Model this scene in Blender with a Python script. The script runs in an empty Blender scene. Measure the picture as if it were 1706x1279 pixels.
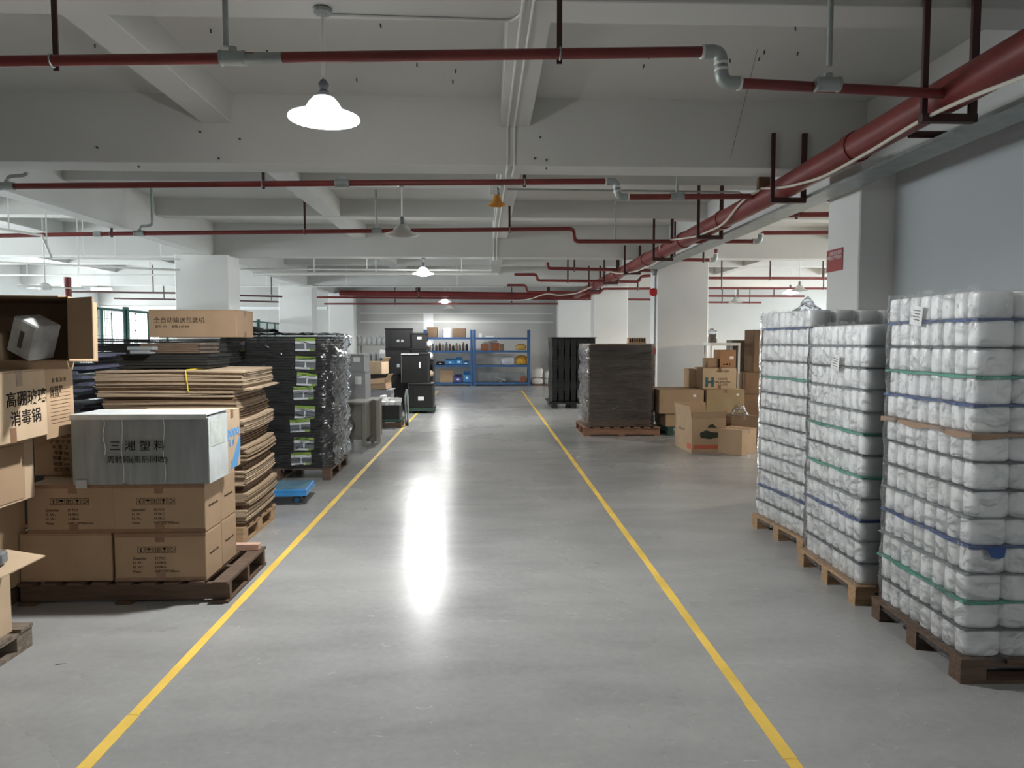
import bpy, bmesh, math, random
from mathutils import Vector, Matrix, Euler

random.seed(7)
scene = bpy.context.scene
COL = scene.collection
PI = math.pi

# ------------------------------------------------------------------ camera
F_PX, W_PX, H_PX = 1180.0, 1706.0, 1279.0
CAM_H = 1.6
YAW = -math.atan(44.0 / math.hypot(1180.0, 71.5))
PITCH = math.atan(71.5 / 1180.0)
cam_data = bpy.data.cameras.new('camera')
cam_data.sensor_fit = 'HORIZONTAL'
cam_data.sensor_width = 36.0
cam_data.lens = F_PX / W_PX * 36.0
cam_data.clip_end = 200
cam = bpy.data.objects.new('camera', cam_data)
COL.objects.link(cam)
cam.location = (0, 0, CAM_H)
cam.rotation_euler = (PI / 2 - PITCH, 0, YAW)
scene.camera = cam

# ------------------------------------------------------------------ world, daylight, exposure
world = bpy.data.worlds.new('world')
scene.world = world
world.use_nodes = True
wbg = world.node_tree.nodes['Background']
wbg.inputs['Color'].default_value = (0.88, 0.96, 1.0, 1)
wbg.inputs['Strength'].default_value = 4.0
world.cycles.sampling_method = 'NONE'
scene.view_settings.view_transform = 'Standard'
scene.view_settings.look = 'None'
scene.view_settings.exposure = 0.22
scene.view_settings.gamma = 1.0
scene.view_settings.use_curve_mapping = False
scene.cycles.max_bounces = 10
scene.cycles.diffuse_bounces = 6
scene.cycles.glossy_bounces = 4
scene.cycles.transparent_max_bounces = 24
scene.cycles.sample_clamp_indirect = 6.0
scene.cycles.caustics_reflective = False
scene.cycles.caustics_refractive = False

LAMP_W = 165.0        # watts of one lit warehouse lamp
DAY_W = 300.0         # watts of daylight entering one side window

_R = Euler(cam.rotation_euler).to_matrix()
def P(px, py, Y):
    """point of the place seen at pixel (px, py) at distance Y along the aisle"""
    d = _R @ Vector(((px - W_PX / 2) / F_PX, -(py - H_PX / 2) / F_PX, -1.0))
    t = Y / d.y
    return Vector((d.x * t, Y, CAM_H + d.z * t))
def PX(px, py, X):
    """point of the place seen at pixel (px, py) on the upright plane at X"""
    d = _R @ Vector(((px - W_PX / 2) / F_PX, -(py - H_PX / 2) / F_PX, -1.0))
    t = X / d.x
    return Vector((X, d.y * t, CAM_H + d.z * t))
def GX(px, Y, py=640):
    return P(px, py, Y).x
def GZ(py, Y, px=809):
    return P(px, py, Y).z

# ------------------------------------------------------------------ materials
MATS = {}
def mat(name, color, rough=0.6, metal=0.0, var=0.0, scale=8.0, stretch=(1, 1, 1), bump=0.0, bscale=None, spec=0.5,
        color2=None, emit=None, estr=0.0, coords='Object', detail=4.0, rvar=0.0):
    if name in MATS: return MATS[name]
    m = bpy.data.materials.new(name); m.use_nodes = True
    nt = m.node_tree; b = nt.nodes['Principled BSDF']
    b.inputs['Base Color'].default_value = (*color, 1)
    b.inputs['Roughness'].default_value = rough
    b.inputs['Metallic'].default_value = metal
    b.inputs['Specular IOR Level'].default_value = spec
    if emit:
        b.inputs['Emission Color'].default_value = (*emit, 1)
        b.inputs['Emission Strength'].default_value = estr
    if var > 0 or color2 or bump > 0 or rvar > 0:
        tc = nt.nodes.new('ShaderNodeTexCoord'); mp = nt.nodes.new('ShaderNodeMapping')
        mp.inputs['Scale'].default_value = stretch
        nt.links.new(tc.outputs[coords], mp.inputs['Vector'])
        if coords == 'Object':
            oi = nt.nodes.new('ShaderNodeObjectInfo'); ml = nt.nodes.new('ShaderNodeVectorMath'); ml.operation = 'SCALE'
            cb = nt.nodes.new('ShaderNodeCombineXYZ')
            for i in range(3): nt.links.new(oi.outputs['Random'], cb.inputs[i])
            ml.inputs['Scale'].default_value = 37.0
            nt.links.new(cb.outputs[0], ml.inputs[0]); nt.links.new(ml.outputs[0], mp.inputs['Location'])
        nz = nt.nodes.new('ShaderNodeTexNoise'); nz.inputs['Scale'].default_value = scale
        nz.inputs['Detail'].default_value = detail
        nt.links.new(mp.outputs[0], nz.inputs['Vector'])
        if var > 0 or color2:
            rp = nt.nodes.new('ShaderNodeValToRGB')
            c2 = color2 or tuple(max(0, c * (1 - var)) for c in color)
            c1 = color if color2 else tuple(min(1, c * (1 + var)) for c in color)
            rp.color_ramp.elements[0].position = 0.32; rp.color_ramp.elements[1].position = 0.68
            rp.color_ramp.elements[0].color = (*c2, 1); rp.color_ramp.elements[1].color = (*c1, 1)
            nt.links.new(nz.outputs['Fac'], rp.inputs['Fac'])
            nt.links.new(rp.outputs['Color'], b.inputs['Base Color'])
        if rvar > 0:
            mr = nt.nodes.new('ShaderNodeMapRange')
            mr.inputs['From Min'].default_value = 0.3; mr.inputs['From Max'].default_value = 0.7
            mr.inputs['To Min'].default_value = rough - rvar; mr.inputs['To Max'].default_value = rough + rvar
            nt.links.new(nz.outputs['Fac'], mr.inputs['Value']); nt.links.new(mr.outputs[0], b.inputs['Roughness'])
        if bump > 0:
            bp = nt.nodes.new('ShaderNodeBump'); bp.inputs['Strength'].default_value = bump
            bp.inputs['Distance'].default_value = 0.01
            n2 = nt.nodes.new('ShaderNodeTexNoise'); n2.inputs['Scale'].default_value = bscale or scale * 4
            n2.inputs['Detail'].default_value = 3
            nt.links.new(mp.outputs[0], n2.inputs['Vector'])
            nt.links.new(n2.outputs['Fac'], bp.inputs['Height']); nt.links.new(bp.outputs[0], b.inputs['Normal'])
    MATS[name] = m
    return m

def film_mat(name, tint=(0.95, 0.97, 1.0), gloss=0.16, stretch=(1, 1, 6), scale=6.0, haze=0.05, rough=0.07, detail=5, ior=1.3):
    m = bpy.data.materials.new(name); m.use_nodes = True
    nt = m.node_tree; nt.nodes.clear()
    out = nt.nodes.new('ShaderNodeOutputMaterial')
    tr = nt.nodes.new('ShaderNodeBsdfTransparent'); tr.inputs['Color'].default_value = (*tint, 1)
    gl = nt.nodes.new('ShaderNodeBsdfGlossy'); gl.inputs['Roughness'].default_value = rough
    gl.inputs['Color'].default_value = (1, 1, 1, 1)
    df = nt.nodes.new('ShaderNodeBsdfDiffuse'); df.inputs['Color'].default_value = (0.9, 0.92, 0.93, 1)
    tc = nt.nodes.new('ShaderNodeTexCoord'); mp = nt.nodes.new('ShaderNodeMapping')
    mp.inputs['Scale'].default_value = stretch
    n1 = nt.nodes.new('ShaderNodeTexNoise'); n1.inputs['Scale'].default_value = scale; n1.inputs['Detail'].default_value = detail
    n1.inputs['Distortion'].default_value = 1.2
    nt.links.new(tc.outputs['Object'], mp.inputs['Vector']); nt.links.new(mp.outputs[0], n1.inputs['Vector'])
    bp = nt.nodes.new('ShaderNodeBump'); bp.inputs['Strength'].default_value = 1.0; bp.inputs['Distance'].default_value = 0.05
    nt.links.new(n1.outputs['Fac'], bp.inputs['Height'])
    nt.links.new(bp.outputs[0], gl.inputs['Normal'])
    lw = nt.nodes.new('ShaderNodeFresnel'); lw.inputs['IOR'].default_value = ior
    nt.links.new(bp.outputs[0], lw.inputs['Normal'])
    ad = nt.nodes.new('ShaderNodeMath'); ad.operation = 'ADD'; ad.inputs[1].default_value = gloss; ad.use_clamp = True
    nt.links.new(lw.outputs[0], ad.inputs[0])
    m1 = nt.nodes.new('ShaderNodeMixShader'); m1.inputs[0].default_value = haze
    nt.links.new(tr.outputs[0], m1.inputs[1]); nt.links.new(df.outputs[0], m1.inputs[2])
    m2 = nt.nodes.new('ShaderNodeMixShader')
    nt.links.new(ad.outputs[0], m2.inputs[0]); nt.links.new(m1.outputs[0], m2.inputs[1]); nt.links.new(gl.outputs[0], m2.inputs[2])
    nt.links.new(m2.outputs[0], out.inputs['Surface'])
    MATS[name] = m
    return m

def glass_mat():
    m = bpy.data.materials.new('window_glass'); m.use_nodes = True
    nt = m.node_tree; nt.nodes.clear()
    out = nt.nodes.new('ShaderNodeOutputMaterial')
    tr = nt.nodes.new('ShaderNodeBsdfTransparent'); gl = nt.nodes.new('ShaderNodeBsdfGlossy')
    gl.inputs['Roughness'].default_value = 0.05
    mx = nt.nodes.new('ShaderNodeMixShader'); mx.inputs[0].default_value = 0.08
    nt.links.new(tr.outputs[0], mx.inputs[1]); nt.links.new(gl.outputs[0], mx.inputs[2]); nt.links.new(mx.outputs[0], out.inputs[0])
    return m

def floor_mat():
    m = bpy.data.materials.new('polished_concrete'); m.use_nodes = True
    nt = m.node_tree; b = nt.nodes['Principled BSDF']
    N = nt.nodes.new; L = nt.links.new
    tc = N('ShaderNodeTexCoord')
    def noise(scale, stretch, detail=5, dist=0.0):
        mp = N('ShaderNodeMapping'); mp.inputs['Scale'].default_value = stretch; mp.inputs['Location'].default_value = (3.31, 7.73, 0.417)
        n = N('ShaderNodeTexNoise'); n.inputs['Scale'].default_value = scale; n.inputs['Detail'].default_value = detail
        n.inputs['Distortion'].default_value = dist
        L(tc.outputs['Object'], mp.inputs['Vector']); L(mp.outputs[0], n.inputs['Vector']); return n
    big = noise(0.55, (1, 1, 1), 6, 0.6)
    med = noise(2.2, (0.55, 1.7, 1), 6, 0.3)
    fine = noise(30, (1, 1, 1), 4)
    def ramp(n, p0, c0, p1, c1):
        r = N('ShaderNodeValToRGB'); r.color_ramp.elements[0].position = p0; r.color_ramp.elements[1].position = p1
        r.color_ramp.elements[0].color = (*c0, 1); r.color_ramp.elements[1].color = (*c1, 1)
        L(n.outputs['Fac'], r.inputs['Fac']); return r
    base = ramp(big, 0.3, (0.285, 0.288, 0.288), 0.7, (0.375, 0.375, 0.367))
    mm = ramp(med, 0.3, (0.80, 0.80, 0.80), 0.72, (1.12, 1.12, 1.12))
    mul = N('ShaderNodeMix'); mul.data_type = 'RGBA'; mul.blend_type = 'MULTIPLY'; mul.inputs['Factor'].default_value = 0.6
    L(base.outputs[0], mul.inputs[6]); L(mm.outputs[0], mul.inputs[7])
    fm = ramp(fine, 0.3, (0.93, 0.93, 0.93), 0.7, (1.05, 1.05, 1.05))
    mul2 = N('ShaderNodeMix'); mul2.data_type = 'RGBA'; mul2.blend_type = 'MULTIPLY'; mul2.inputs['Factor'].default_value = 0.8
    L(mul.outputs[2], mul2.inputs[6]); L(fm.outputs[0], mul2.inputs[7])
    # pale scuffs and chips
    sc = noise(5.5, (1.0, 2.4, 1), 3, 1.4)
    scr = ramp(sc, 0.66, (0, 0, 0), 0.86, (1, 1, 1))
    sc2 = noise(14, (0.7, 1.6, 1), 2, 2.0)
    scr2 = ramp(sc2, 0.70, (0, 0, 0), 0.77, (1, 1, 1))
    mx = N('ShaderNodeMath'); mx.operation = 'MULTIPLY_ADD'; L(scr.outputs[0], mx.inputs[0]); mx.inputs[1].default_value = 0.0; L(scr2.outputs[0], mx.inputs[2])
    mf = N('ShaderNodeMath'); mf.operation = 'MULTIPLY'; mf.inputs[1].default_value = 0.42; L(mx.outputs[0], mf.inputs[0])
    fin = N('ShaderNodeMix'); fin.data_type = 'RGBA'; L(mf.outputs[0], fin.inputs['Factor'])
    L(mul2.outputs[2], fin.inputs[6]); fin.inputs[7].default_value = (0.60, 0.61, 0.60, 1)
    L(fin.outputs[2], b.inputs['Base Color'])
    rr = N('ShaderNodeMapRange'); rr.inputs['From Min'].default_value = 0.3; rr.inputs['From Max'].default_value = 0.7
    rr.inputs['To Min'].default_value = 0.22; rr.inputs['To Max'].default_value = 0.32
    L(big.outputs['Fac'], rr.inputs['Value']); L(rr.outputs[0], b.inputs['Roughness'])
    b.inputs['Specular IOR Level'].default_value = 0.25
    return m

M_FLOOR = floor_mat()
M_GLASS = glass_mat()
M_CEIL = mat('white_ceiling_paint', (0.60, 0.60, 0.58), 0.75, var=0.04, scale=0.9, detail=6)
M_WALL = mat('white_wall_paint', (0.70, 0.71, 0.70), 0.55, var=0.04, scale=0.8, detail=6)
M_COLM = mat('white_column_paint', (0.74, 0.735, 0.715), 0.6, var=0.05, scale=0.9, detail=6)
M_YEL = mat('yellow_floor_paint', (0.83, 0.56, 0.10), 0.5, var=0.14, scale=3.0, detail=6)
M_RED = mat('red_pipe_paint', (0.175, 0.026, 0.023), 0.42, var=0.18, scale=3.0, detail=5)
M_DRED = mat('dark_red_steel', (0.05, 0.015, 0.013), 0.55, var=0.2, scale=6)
M_GALV = mat('galvanised_steel', (0.33, 0.36, 0.35), 0.45, metal=0.35, var=0.12, scale=9)
M_WPLASTIC = mat('white_conduit_plastic', (0.74, 0.74, 0.71), 0.45)
M_CREAM = mat('cream_cable_sleeve', (0.62, 0.58, 0.50), 0.5)
M_CARD = mat('brown_cardboard', (0.38, 0.262, 0.165), 0.8, var=0.06, scale=5, detail=5, spec=0.15)
M_CARD2 = mat('pale_cardboard', (0.50, 0.375, 0.255), 0.8, var=0.06, scale=5, detail=5, spec=0.15)
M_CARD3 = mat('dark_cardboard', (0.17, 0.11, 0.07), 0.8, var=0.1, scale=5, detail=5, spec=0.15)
M_CARDIN = mat('cardboard_inside', (0.30, 0.185, 0.10), 0.85, var=0.08, scale=5, spec=0.1)
M_FLAT = mat('grey_brown_flat_carton', (0.40, 0.305, 0.215), 0.85, var=0.1, scale=5, spec=0.1)
M_FLAT2 = mat('worn_flat_carton', (0.33, 0.245, 0.165), 0.85, var=0.1, scale=5, spec=0.1)
M_TAPE = mat('brown_packing_tape', (0.235, 0.135, 0.08), 0.3, var=0.1, scale=20)
M_INK = mat('black_print_ink', (0.012, 0.010, 0.009), 0.8, spec=0.1)
M_BLUEINK = mat('blue_print_ink', (0.09, 0.30, 0.60), 0.7)
M_REDINK = mat('red_print_ink', (0.45, 0.10, 0.05), 0.7)
M_GREYPL = mat('grey_hollow_board', (0.27, 0.29, 0.295), 0.36, var=0.16, scale=3.0, stretch=(6, 6, 0.7), detail=5)
M_GREYPL2 = mat('light_grey_hollow_board', (0.27, 0.27, 0.28), 0.5, var=0.05, scale=4)
M_BLACKPL = mat('black_plastic', (0.007, 0.0075, 0.0075), 0.42, var=0.15, scale=6)
M_DARKGREEN = mat('dark_green_plastic', (0.03, 0.065, 0.05), 0.5, var=0.15, scale=6)
M_CHAR = mat('charcoal_hollow_board', (0.016, 0.016, 0.015), 0.75, spec=0.25, var=0.2, scale=7, stretch=(1, 1, 12))
M_BROWNPL = mat('dark_brown_sheet', (0.10, 0.066, 0.045), 0.6, var=0.25, scale=6, stretch=(1, 1, 10))
M_JAR = mat('white_jar_plastic', (0.87, 0.885, 0.88), 0.32, var=0.03, scale=10)
_b = M_JAR.node_tree.nodes['Principled BSDF']
_b.inputs['Subsurface Weight'].default_value = 0.55; _b.inputs['Subsurface Radius'].default_value = (.09, .09, .10); _b.inputs['Subsurface Scale'].default_value = 1.0
M_WOOD = mat('pallet_wood', (0.42, 0.27, 0.15), 0.75, color2=(0.25, 0.155, 0.085), scale=3.0, stretch=(1.5, 14, 14), detail=5, bump=0.15, bscale=10)
M_WOODD = mat('dark_pallet_wood', (0.13, 0.078, 0.05), 0.75, color2=(0.07, 0.045, 0.03), scale=3.0, stretch=(1.5, 14, 14), detail=5, bump=0.15, bscale=10)
M_WOODG = mat('weathered_pallet_wood', (0.24, 0.195, 0.15), 0.8, color2=(0.12, 0.09, 0.065), scale=3.0, stretch=(1.5, 14, 14), detail=5, bump=0.2, bscale=10)
M_BLUE = mat('blue_painted_steel', (0.035, 0.10, 0.24), 0.4, var=0.1, scale=6)
M_BLUEPL = mat('bright_blue_plastic', (0.04, 0.21, 0.48), 0.4, var=0.1, scale=6)
M_RUBBER = mat('grey_rubber', (0.06, 0.065, 0.07), 0.6)
M_WHITE = mat('white_paper', (0.78, 0.78, 0.76), 0.7)
M_GREENLAB = mat('green_label', (0.27, 0.42, 0.05), 0.6)
M_GREYLAB = mat('grey_label', (0.16, 0.17, 0.18), 0.6)
M_FENCE = mat('green_fence_paint', (0.012, 0.085, 0.07), 0.45)
M_SHEETB = mat('blue_slip_sheet', (0.02, 0.06, 0.20), 0.5)
M_SHEETG = mat('green_slip_sheet', (0.05, 0.28, 0.20), 0.5)
M_SHEETD = mat('dark_grey_slip_sheet', (0.055, 0.065, 0.07), 0.5)
M_SHEETL = mat('grey_slip_sheet', (0.20, 0.22, 0.23), 0.5)
M_SHEETC = mat('tan_cardboard_layer', (0.26, 0.175, 0.12), 0.8, var=0.1, scale=8)
M_STEEL = mat('grey_steel', (0.20, 0.195, 0.17), 0.5, metal=0.3, var=0.1, scale=6)
M_OLIVE = mat('olive_grey_board', (0.13, 0.122, 0.10), 0.6, var=0.12, scale=5)
M_DUSK = mat('slate_blue_sheet', (0.10, 0.105, 0.16), 0.5, var=0.2, scale=6, stretch=(1, 1, 8))
M_YSTRAP = mat('yellow_strap', (0.75, 0.58, 0.04), 0.5)
M_ORANGE = mat('amber_lamp_shade', (0.60, 0.26, 0.03), 0.4)
M_SHADEOFF = mat('unlit_lamp_shade', (0.48, 0.46, 0.42), 0.4, var=0.05, scale=6)
M_LAMPCAP = mat('grey_lamp_socket', (0.17, 0.18, 0.19), 0.5)
M_LIT = mat('lit_lamp_shade', (0.9, 0.92, 0.95), 0.4, emit=(0.93, 0.97, 1.0), estr=1.1)
M_TUBE = mat('lit_fluorescent_tube', (0.9, 0.9, 0.9), 0.4, emit=(0.95, 0.98, 1.0), estr=4.0)
M_FOAM = mat('white_foam', (0.60, 0.60, 0.59), 0.6, color2=(0.33, 0.33, 0.33), scale=9, detail=5)
M_SIGN = mat('red_sign_board', (0.33, 0.028, 0.03), 0.45)
M_FILM = film_mat('stretch_film', tint=(.985, .99, 1.0), gloss=0.03, haze=0.04, stretch=(1, 1, 1.5), scale=7.0, rough=0.05)
M_FILMD = film_mat('loose_stretch_film', gloss=0.02, haze=0.012, stretch=(1, 1, 3), scale=3.0, rough=0.14, detail=3, ior=1.4)
M_FILMW = film_mat('crumpled_stretch_film', gloss=0.0, haze=0.015, stretch=(1, 1, 2), scale=9.0)

# ------------------------------------------------------------------ mesh helpers
class MB:
    def __init__(s): s.v = []; s.f = []
    def add(s, vs, fs):
        o = len(s.v); s.v += [tuple(v) for v in vs]; s.f += [tuple(o + i for i in f) for f in fs]; return s
    def box(s, x0, x1, y0, y1, z0, z1, M=None):
        vs = [Vector(p) for p in ((x0, y0, z0), (x1, y0, z0), (x1, y1, z0), (x0, y1, z0), (x0, y0, z1), (x1, y0, z1), (x1, y1, z1), (x0, y1, z1))]
        if M: vs = [M @ v for v in vs]
        return s.add(vs, [(0, 3, 2, 1), (4, 5, 6, 7), (0, 1, 5, 4), (1, 2, 6, 5), (2, 3, 7, 6), (3, 0, 4, 7)])
    def tube(s, pts, r, n=10, cap=True):
        pts = [Vector(p) for p in pts]
        rs = r if isinstance(r, (list, tuple)) else [r] * len(pts)
        rings = []
        up = None
        for i, p in enumerate(pts):
            a = pts[max(i - 1, 0)]; b = pts[min(i + 1, len(pts) - 1)]
            t = (b - a)
            if t.length < 1e-9: t = Vector((0, 0, 1))
            t.normalize()
            if up is None or abs(up.dot(t)) > 0.95:
                up = Vector((0, 0, 1)) if abs(t.z) < 0.9 else Vector((1, 0, 0))
            u = up - t * up.dot(t); u.normalize(); w = t.cross(u); up = u
            rings.append([p + (u * math.cos(2 * PI * k / n) + w * math.sin(2 * PI * k / n)) * rs[i] for k in range(n)])
        o = len(s.v); fs = []
        for i in range(len(pts) - 1):
            for k in range(n):
                a = i * n + k; b = i * n + (k + 1) % n
                fs.append((a, b, b + n, a + n))
        if cap:
            fs.append(tuple(range(n - 1, -1, -1))); e = (len(pts) - 1) * n
            fs.append(tuple(e + k for k in range(n)))
        return s.add([v for rg in rings for v in rg], fs)
    def lathe(s, prof, n=24, c=(0, 0, 0), sx=1.0, sy=1.0, power=None, capb=True, capt=True):
        vs = []
        for (r, z) in prof:
            for k in range(n):
                a = 2 * PI * k / n; ca, sa = math.cos(a), math.sin(a)
                if power:
                    ca = math.copysign(abs(ca) ** (2 / power), ca); sa = math.copysign(abs(sa) ** (2 / power), sa)
                vs.append((c[0] + r * sx * ca, c[1] + r * sy * sa, c[2] + z))
        fs = []
        for i in range(len(prof) - 1):
            for k in range(n):
                a = i * n + k; b = i * n + (k + 1) % n
                fs.append((a, b, b + n, a + n))
        if capb: fs.append(tuple(range(n - 1, -1, -1)))
        if capt:
            e = (len(prof) - 1) * n; fs.append(tuple(e + k for k in range(n)))
        return s.add(vs, fs)
    def grid(s, fn, nu, nv):
        vs = [fn(i / nu, j / nv) for j in range(nv + 1) for i in range(nu + 1)]
        fs = [(j * (nu + 1) + i, j * (nu + 1) + i + 1, (j + 1) * (nu + 1) + i + 1, (j + 1) * (nu + 1) + i) for j in range(nv) for i in range(nu)]
        return s.add(vs, fs)
    def mesh(s, name, smooth=False, bevel=0.0):
        me = bpy.data.meshes.new(name); me.from_pydata(s.v, [], s.f); me.validate()
        if bevel > 0:
            bm = bmesh.new(); bm.from_mesh(me)
            bmesh.ops.bevel(bm, geom=bm.edges[:], offset=bevel, segments=1, affect='EDGES', profile=0.5)
            bm.to_mesh(me); bm.free()
        if smooth:
            for p in me.polygons: p.use_smooth = True
            me.set_sharp_from_angle(angle=math.radians(38))
        return me
    def obj(s, name, m, parent=None, smooth=False, bevel=0.0, loc=None, rot=None):
        return link(name, s.mesh(name, smooth, bevel), m, parent, loc, rot)

def link(name, me, m, parent=None, loc=None, rot=None):
    if m and not me.materials: me.materials.append(m)
    o = bpy.data.objects.new(name, me); COL.objects.link(o)
    if parent: o.parent = parent
    if loc is not None: o.location = loc
    if rot is not None: o.rotation_euler = rot
    return o
def B(x0, x1, y0, y1, z0, z1): return MB().box(x0, x1, y0, y1, z0, z1)
def tag(o, label, cat, group=None, kind=None):
    o['label'] = label; o['category'] = cat
    if group: o['group'] = group
    if kind: o['kind'] = kind
    return o
def struct(o, label=None):
    o['kind'] = 'structure'
    if label: o['label'] = label
    return o
def empty(name, loc=(0, 0, 0), rz=0.0, label=None, cat=None, group=None):
    o = bpy.data.objects.new(name, None); COL.objects.link(o)
    o.empty_display_size = 0.1
    o.location = loc; o.rotation_euler = (0, 0, rz) if not isinstance(rz, tuple) else rz
    if label: tag(o, label, cat, group)
    return o
def kids(o): return [c for c in bpy.data.objects if c.parent == o]
def copy_tree(o, parent=None):
    c = o.copy(); COL.objects.link(c)
    if parent: c.parent = parent
    for ch in list(CHILD.get(o, kids(o))): copy_tree(ch, c)
    return c
CHILD = {}

def text_mesh(body, size, align='CENTER', spacing=1.0, bold=0.0, line=1.0):
    cu = bpy.data.curves.new('lettering', 'FONT'); cu.body = body; cu.size = size
    cu.align_x = align; cu.align_y = 'CENTER'; cu.space_character = spacing; cu.offset = bold; cu.space_line = line
    cu.resolution_u = 3; cu.extrude = 0.0004
    o = bpy.data.objects.new('lettering', cu); COL.objects.link(o)
    bpy.context.view_layer.update()
    me = bpy.data.meshes.new_from_object(o.evaluated_get(bpy.context.evaluated_depsgraph_get()))
    bpy.data.objects.remove(o); bpy.data.curves.remove(cu)
    return me
FRONT = (PI / 2, 0, 0); RIGHT = (PI / 2, 0, PI / 2); LEFT = (PI / 2, 0, -PI / 2)
def lettering(body, size, parent, loc, rot=FRONT, m=None, name='lettering', **kw):
    return link(name, text_mesh(body, size, **kw), m or M_INK, parent, loc, rot)

# ================================================================== STRUCTURE
X0, X1, Y0, Y1, ZS = -14.0, 14.0, -9.0, 26.3, 3.95
struct(B(X0 - .3, X1 + .3, Y0 - .3, Y1 + .3, -0.2, 0).obj('floor', M_FLOOR), 'polished grey concrete floor with pale scuffs')
struct(B(X0 - .3, X1 + .3, Y0 - .3, Y1 + .3, ZS, ZS + .25).obj('ceiling', M_CEIL), 'white painted concrete slab between the beams')

def beam(x0, x1, y0, y1, z0, label):
    return struct(B(x0, x1, y0, y1, z0, ZS + .01).obj('ceiling_beam', M_CEIL, bevel=0.006), label)
ZM, ZB = 3.30, 3.67
for yc in (-0.35, 7.18, 14.72, 22.22):
    beam(X0, X1 if yc > 6 else 3.86, yc - .18, yc + .18, ZM, 'deep white concrete beam crossing the aisle at a column row')
for yc in (-5.4, -2.9, 2.15, 4.59, 9.62, 12.2, 17.2, 19.7, 24.7):
    beam(X0, X1 if yc > 6 else 3.86, yc - .15, yc + .15, ZB, 'shallow white concrete beam crossing the aisle between column rows')
for xc, w, z in ((-5.57, .26, ZM), (3.98, .42, ZM)):
    beam(xc - w / 2, xc + w / 2, Y0, Y1, z + .004, 'deep white concrete beam running along a column row')
for xc in (0.29, -2.555, -8.5, -11.3, 7.3, 10.6):
    beam(xc - .145, xc + .145, Y0, Y1, ZB + .004, 'shallow white concrete beam running along the hall')

def column(x0, x1, y0, y1, label):
    o = B(x0, x1, y0, y1, 0, ZM + .02).obj('column', M_COLM, bevel=0.012); struct(o, label); return o
COLR = [(6.60, 7.22), (14.42, 15.05), (21.95, 22.6)]
column(3.51, 4.56, *COLR[0], 'white concrete column beside the wrapped jars, with a red sign')
column(3.51, 4.56, *COLR[1], 'white concrete column behind the stacked cartons')
column(3.36, 4.42, *COLR[2], 'white concrete column behind the wrapped brown stack')
column(-6.17, -5.13, 14.42, 15.1, 'white concrete column behind the flattened carton pile')
column(-6.3, -5.3, 21.95, 22.6, 'white concrete column beyond the green fence')
column(-6.32, -5.27, 6.85, 7.48, 'white concrete column at the left of the hall')
column(GX(551, 25.9), GX(592, 25.9), 25.75, 26.3, 'white pilaster on the back wall left of the black crates')
column(GX(929, 25.9), GX(990, 25.9), 25.75, 26.3, 'stained white pilaster on the back wall right of the blue shelving')

# walls
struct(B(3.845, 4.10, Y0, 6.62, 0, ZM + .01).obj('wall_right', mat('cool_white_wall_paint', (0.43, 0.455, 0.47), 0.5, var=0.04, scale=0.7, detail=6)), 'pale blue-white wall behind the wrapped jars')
struct(B(X0 - .3, X1 + .3, Y0 - .3, Y0, 0, ZS).obj('wall_rear', M_WALL))
WZ0, WZ1 = 0.95, 2.62
def window_wall(name, x0, x1, ya, yb, n, start, side):
    w = MB(); w.box(x0, x1, ya, yb, 0, WZ0); w.box(x0, x1, ya, yb, WZ1, ZS)
    pitch = (yb - ya) / n; pier = 0.55
    for i in range(n + 1):
        c = ya + i * pitch
        w.box(x0, x1, max(ya, c - pier / 2), min(yb, c + pier / 2), WZ0, WZ1)
    struct(w.obj(name, M_WALL), 'white wall with a band of windows')
    for i in range(n):
        a, b = ya + i * pitch + pier / 2, ya + (i + 1) * pitch - pier / 2
        xc = (x0 + x1) / 2
        root = empty('window_%d' % (start + i), (xc, (a + b) / 2, WZ0)); root['kind'] = 'structure'
        root['label'] = 'bright window in the side wall'
        hw, hh = (b - a) / 2, WZ1 - WZ0
        fr = MB()
        for s in (-1, 1): fr.box(-.03, .03, s * hw - .03, s * hw + .03, 0, hh)
        fr.box(-.03, .03, -hw, hw, 0, .06); fr.box(-.03, .03, -hw, hw, hh - .06, hh); fr.box(-.03, .03, -hw, hw, hh * .62 - .025, hh * .62 + .025)
        for k in (-1, 1): fr.box(-.03, .03, k * hw / 3 - .025, k * hw / 3 + .025, 0, hh)
        fr.obj('window_frame', M_WPLASTIC, root)
        for k in range(3):
            y = -hw + (2 * hw / 3) * k
            B(-.004, .004, y + .03, y + 2 * hw / 3 - .03, .06, hh - .06).obj('pane', M_GLASS, root)
        pl = bpy.data.lights.new('window_daylight', 'AREA'); pl.shape = 'RECTANGLE'; pl.size = hh; pl.size_y = 2 * hw
        pl.energy = DAY_W; pl.color = (0.88, 0.96, 1.0)
        po = bpy.data.objects.new('window_daylight', pl); COL.objects.link(po)
        po.location = (xc - side * .25, (a + b) / 2, WZ0 + hh / 2)
        po.rotation_euler = (0, -side * PI / 2, 0)
window_wall('wall_left', X0 - .2, X0, 6.6, Y1, 6, 1, 1)
struct(B(X0 - .2, X0, Y0, 6.6, 0, ZS).obj('wall_left', M_WALL))
window_wall('wall_side', X1, X1 + .2, 7.5, Y1, 4, 8, -1)  # hidden windows, added so daylight brightens the right bay
struct(B(X1, X1 + .2, Y0, 7.5, 0, ZS).obj('wall_side', M_WALL))
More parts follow.
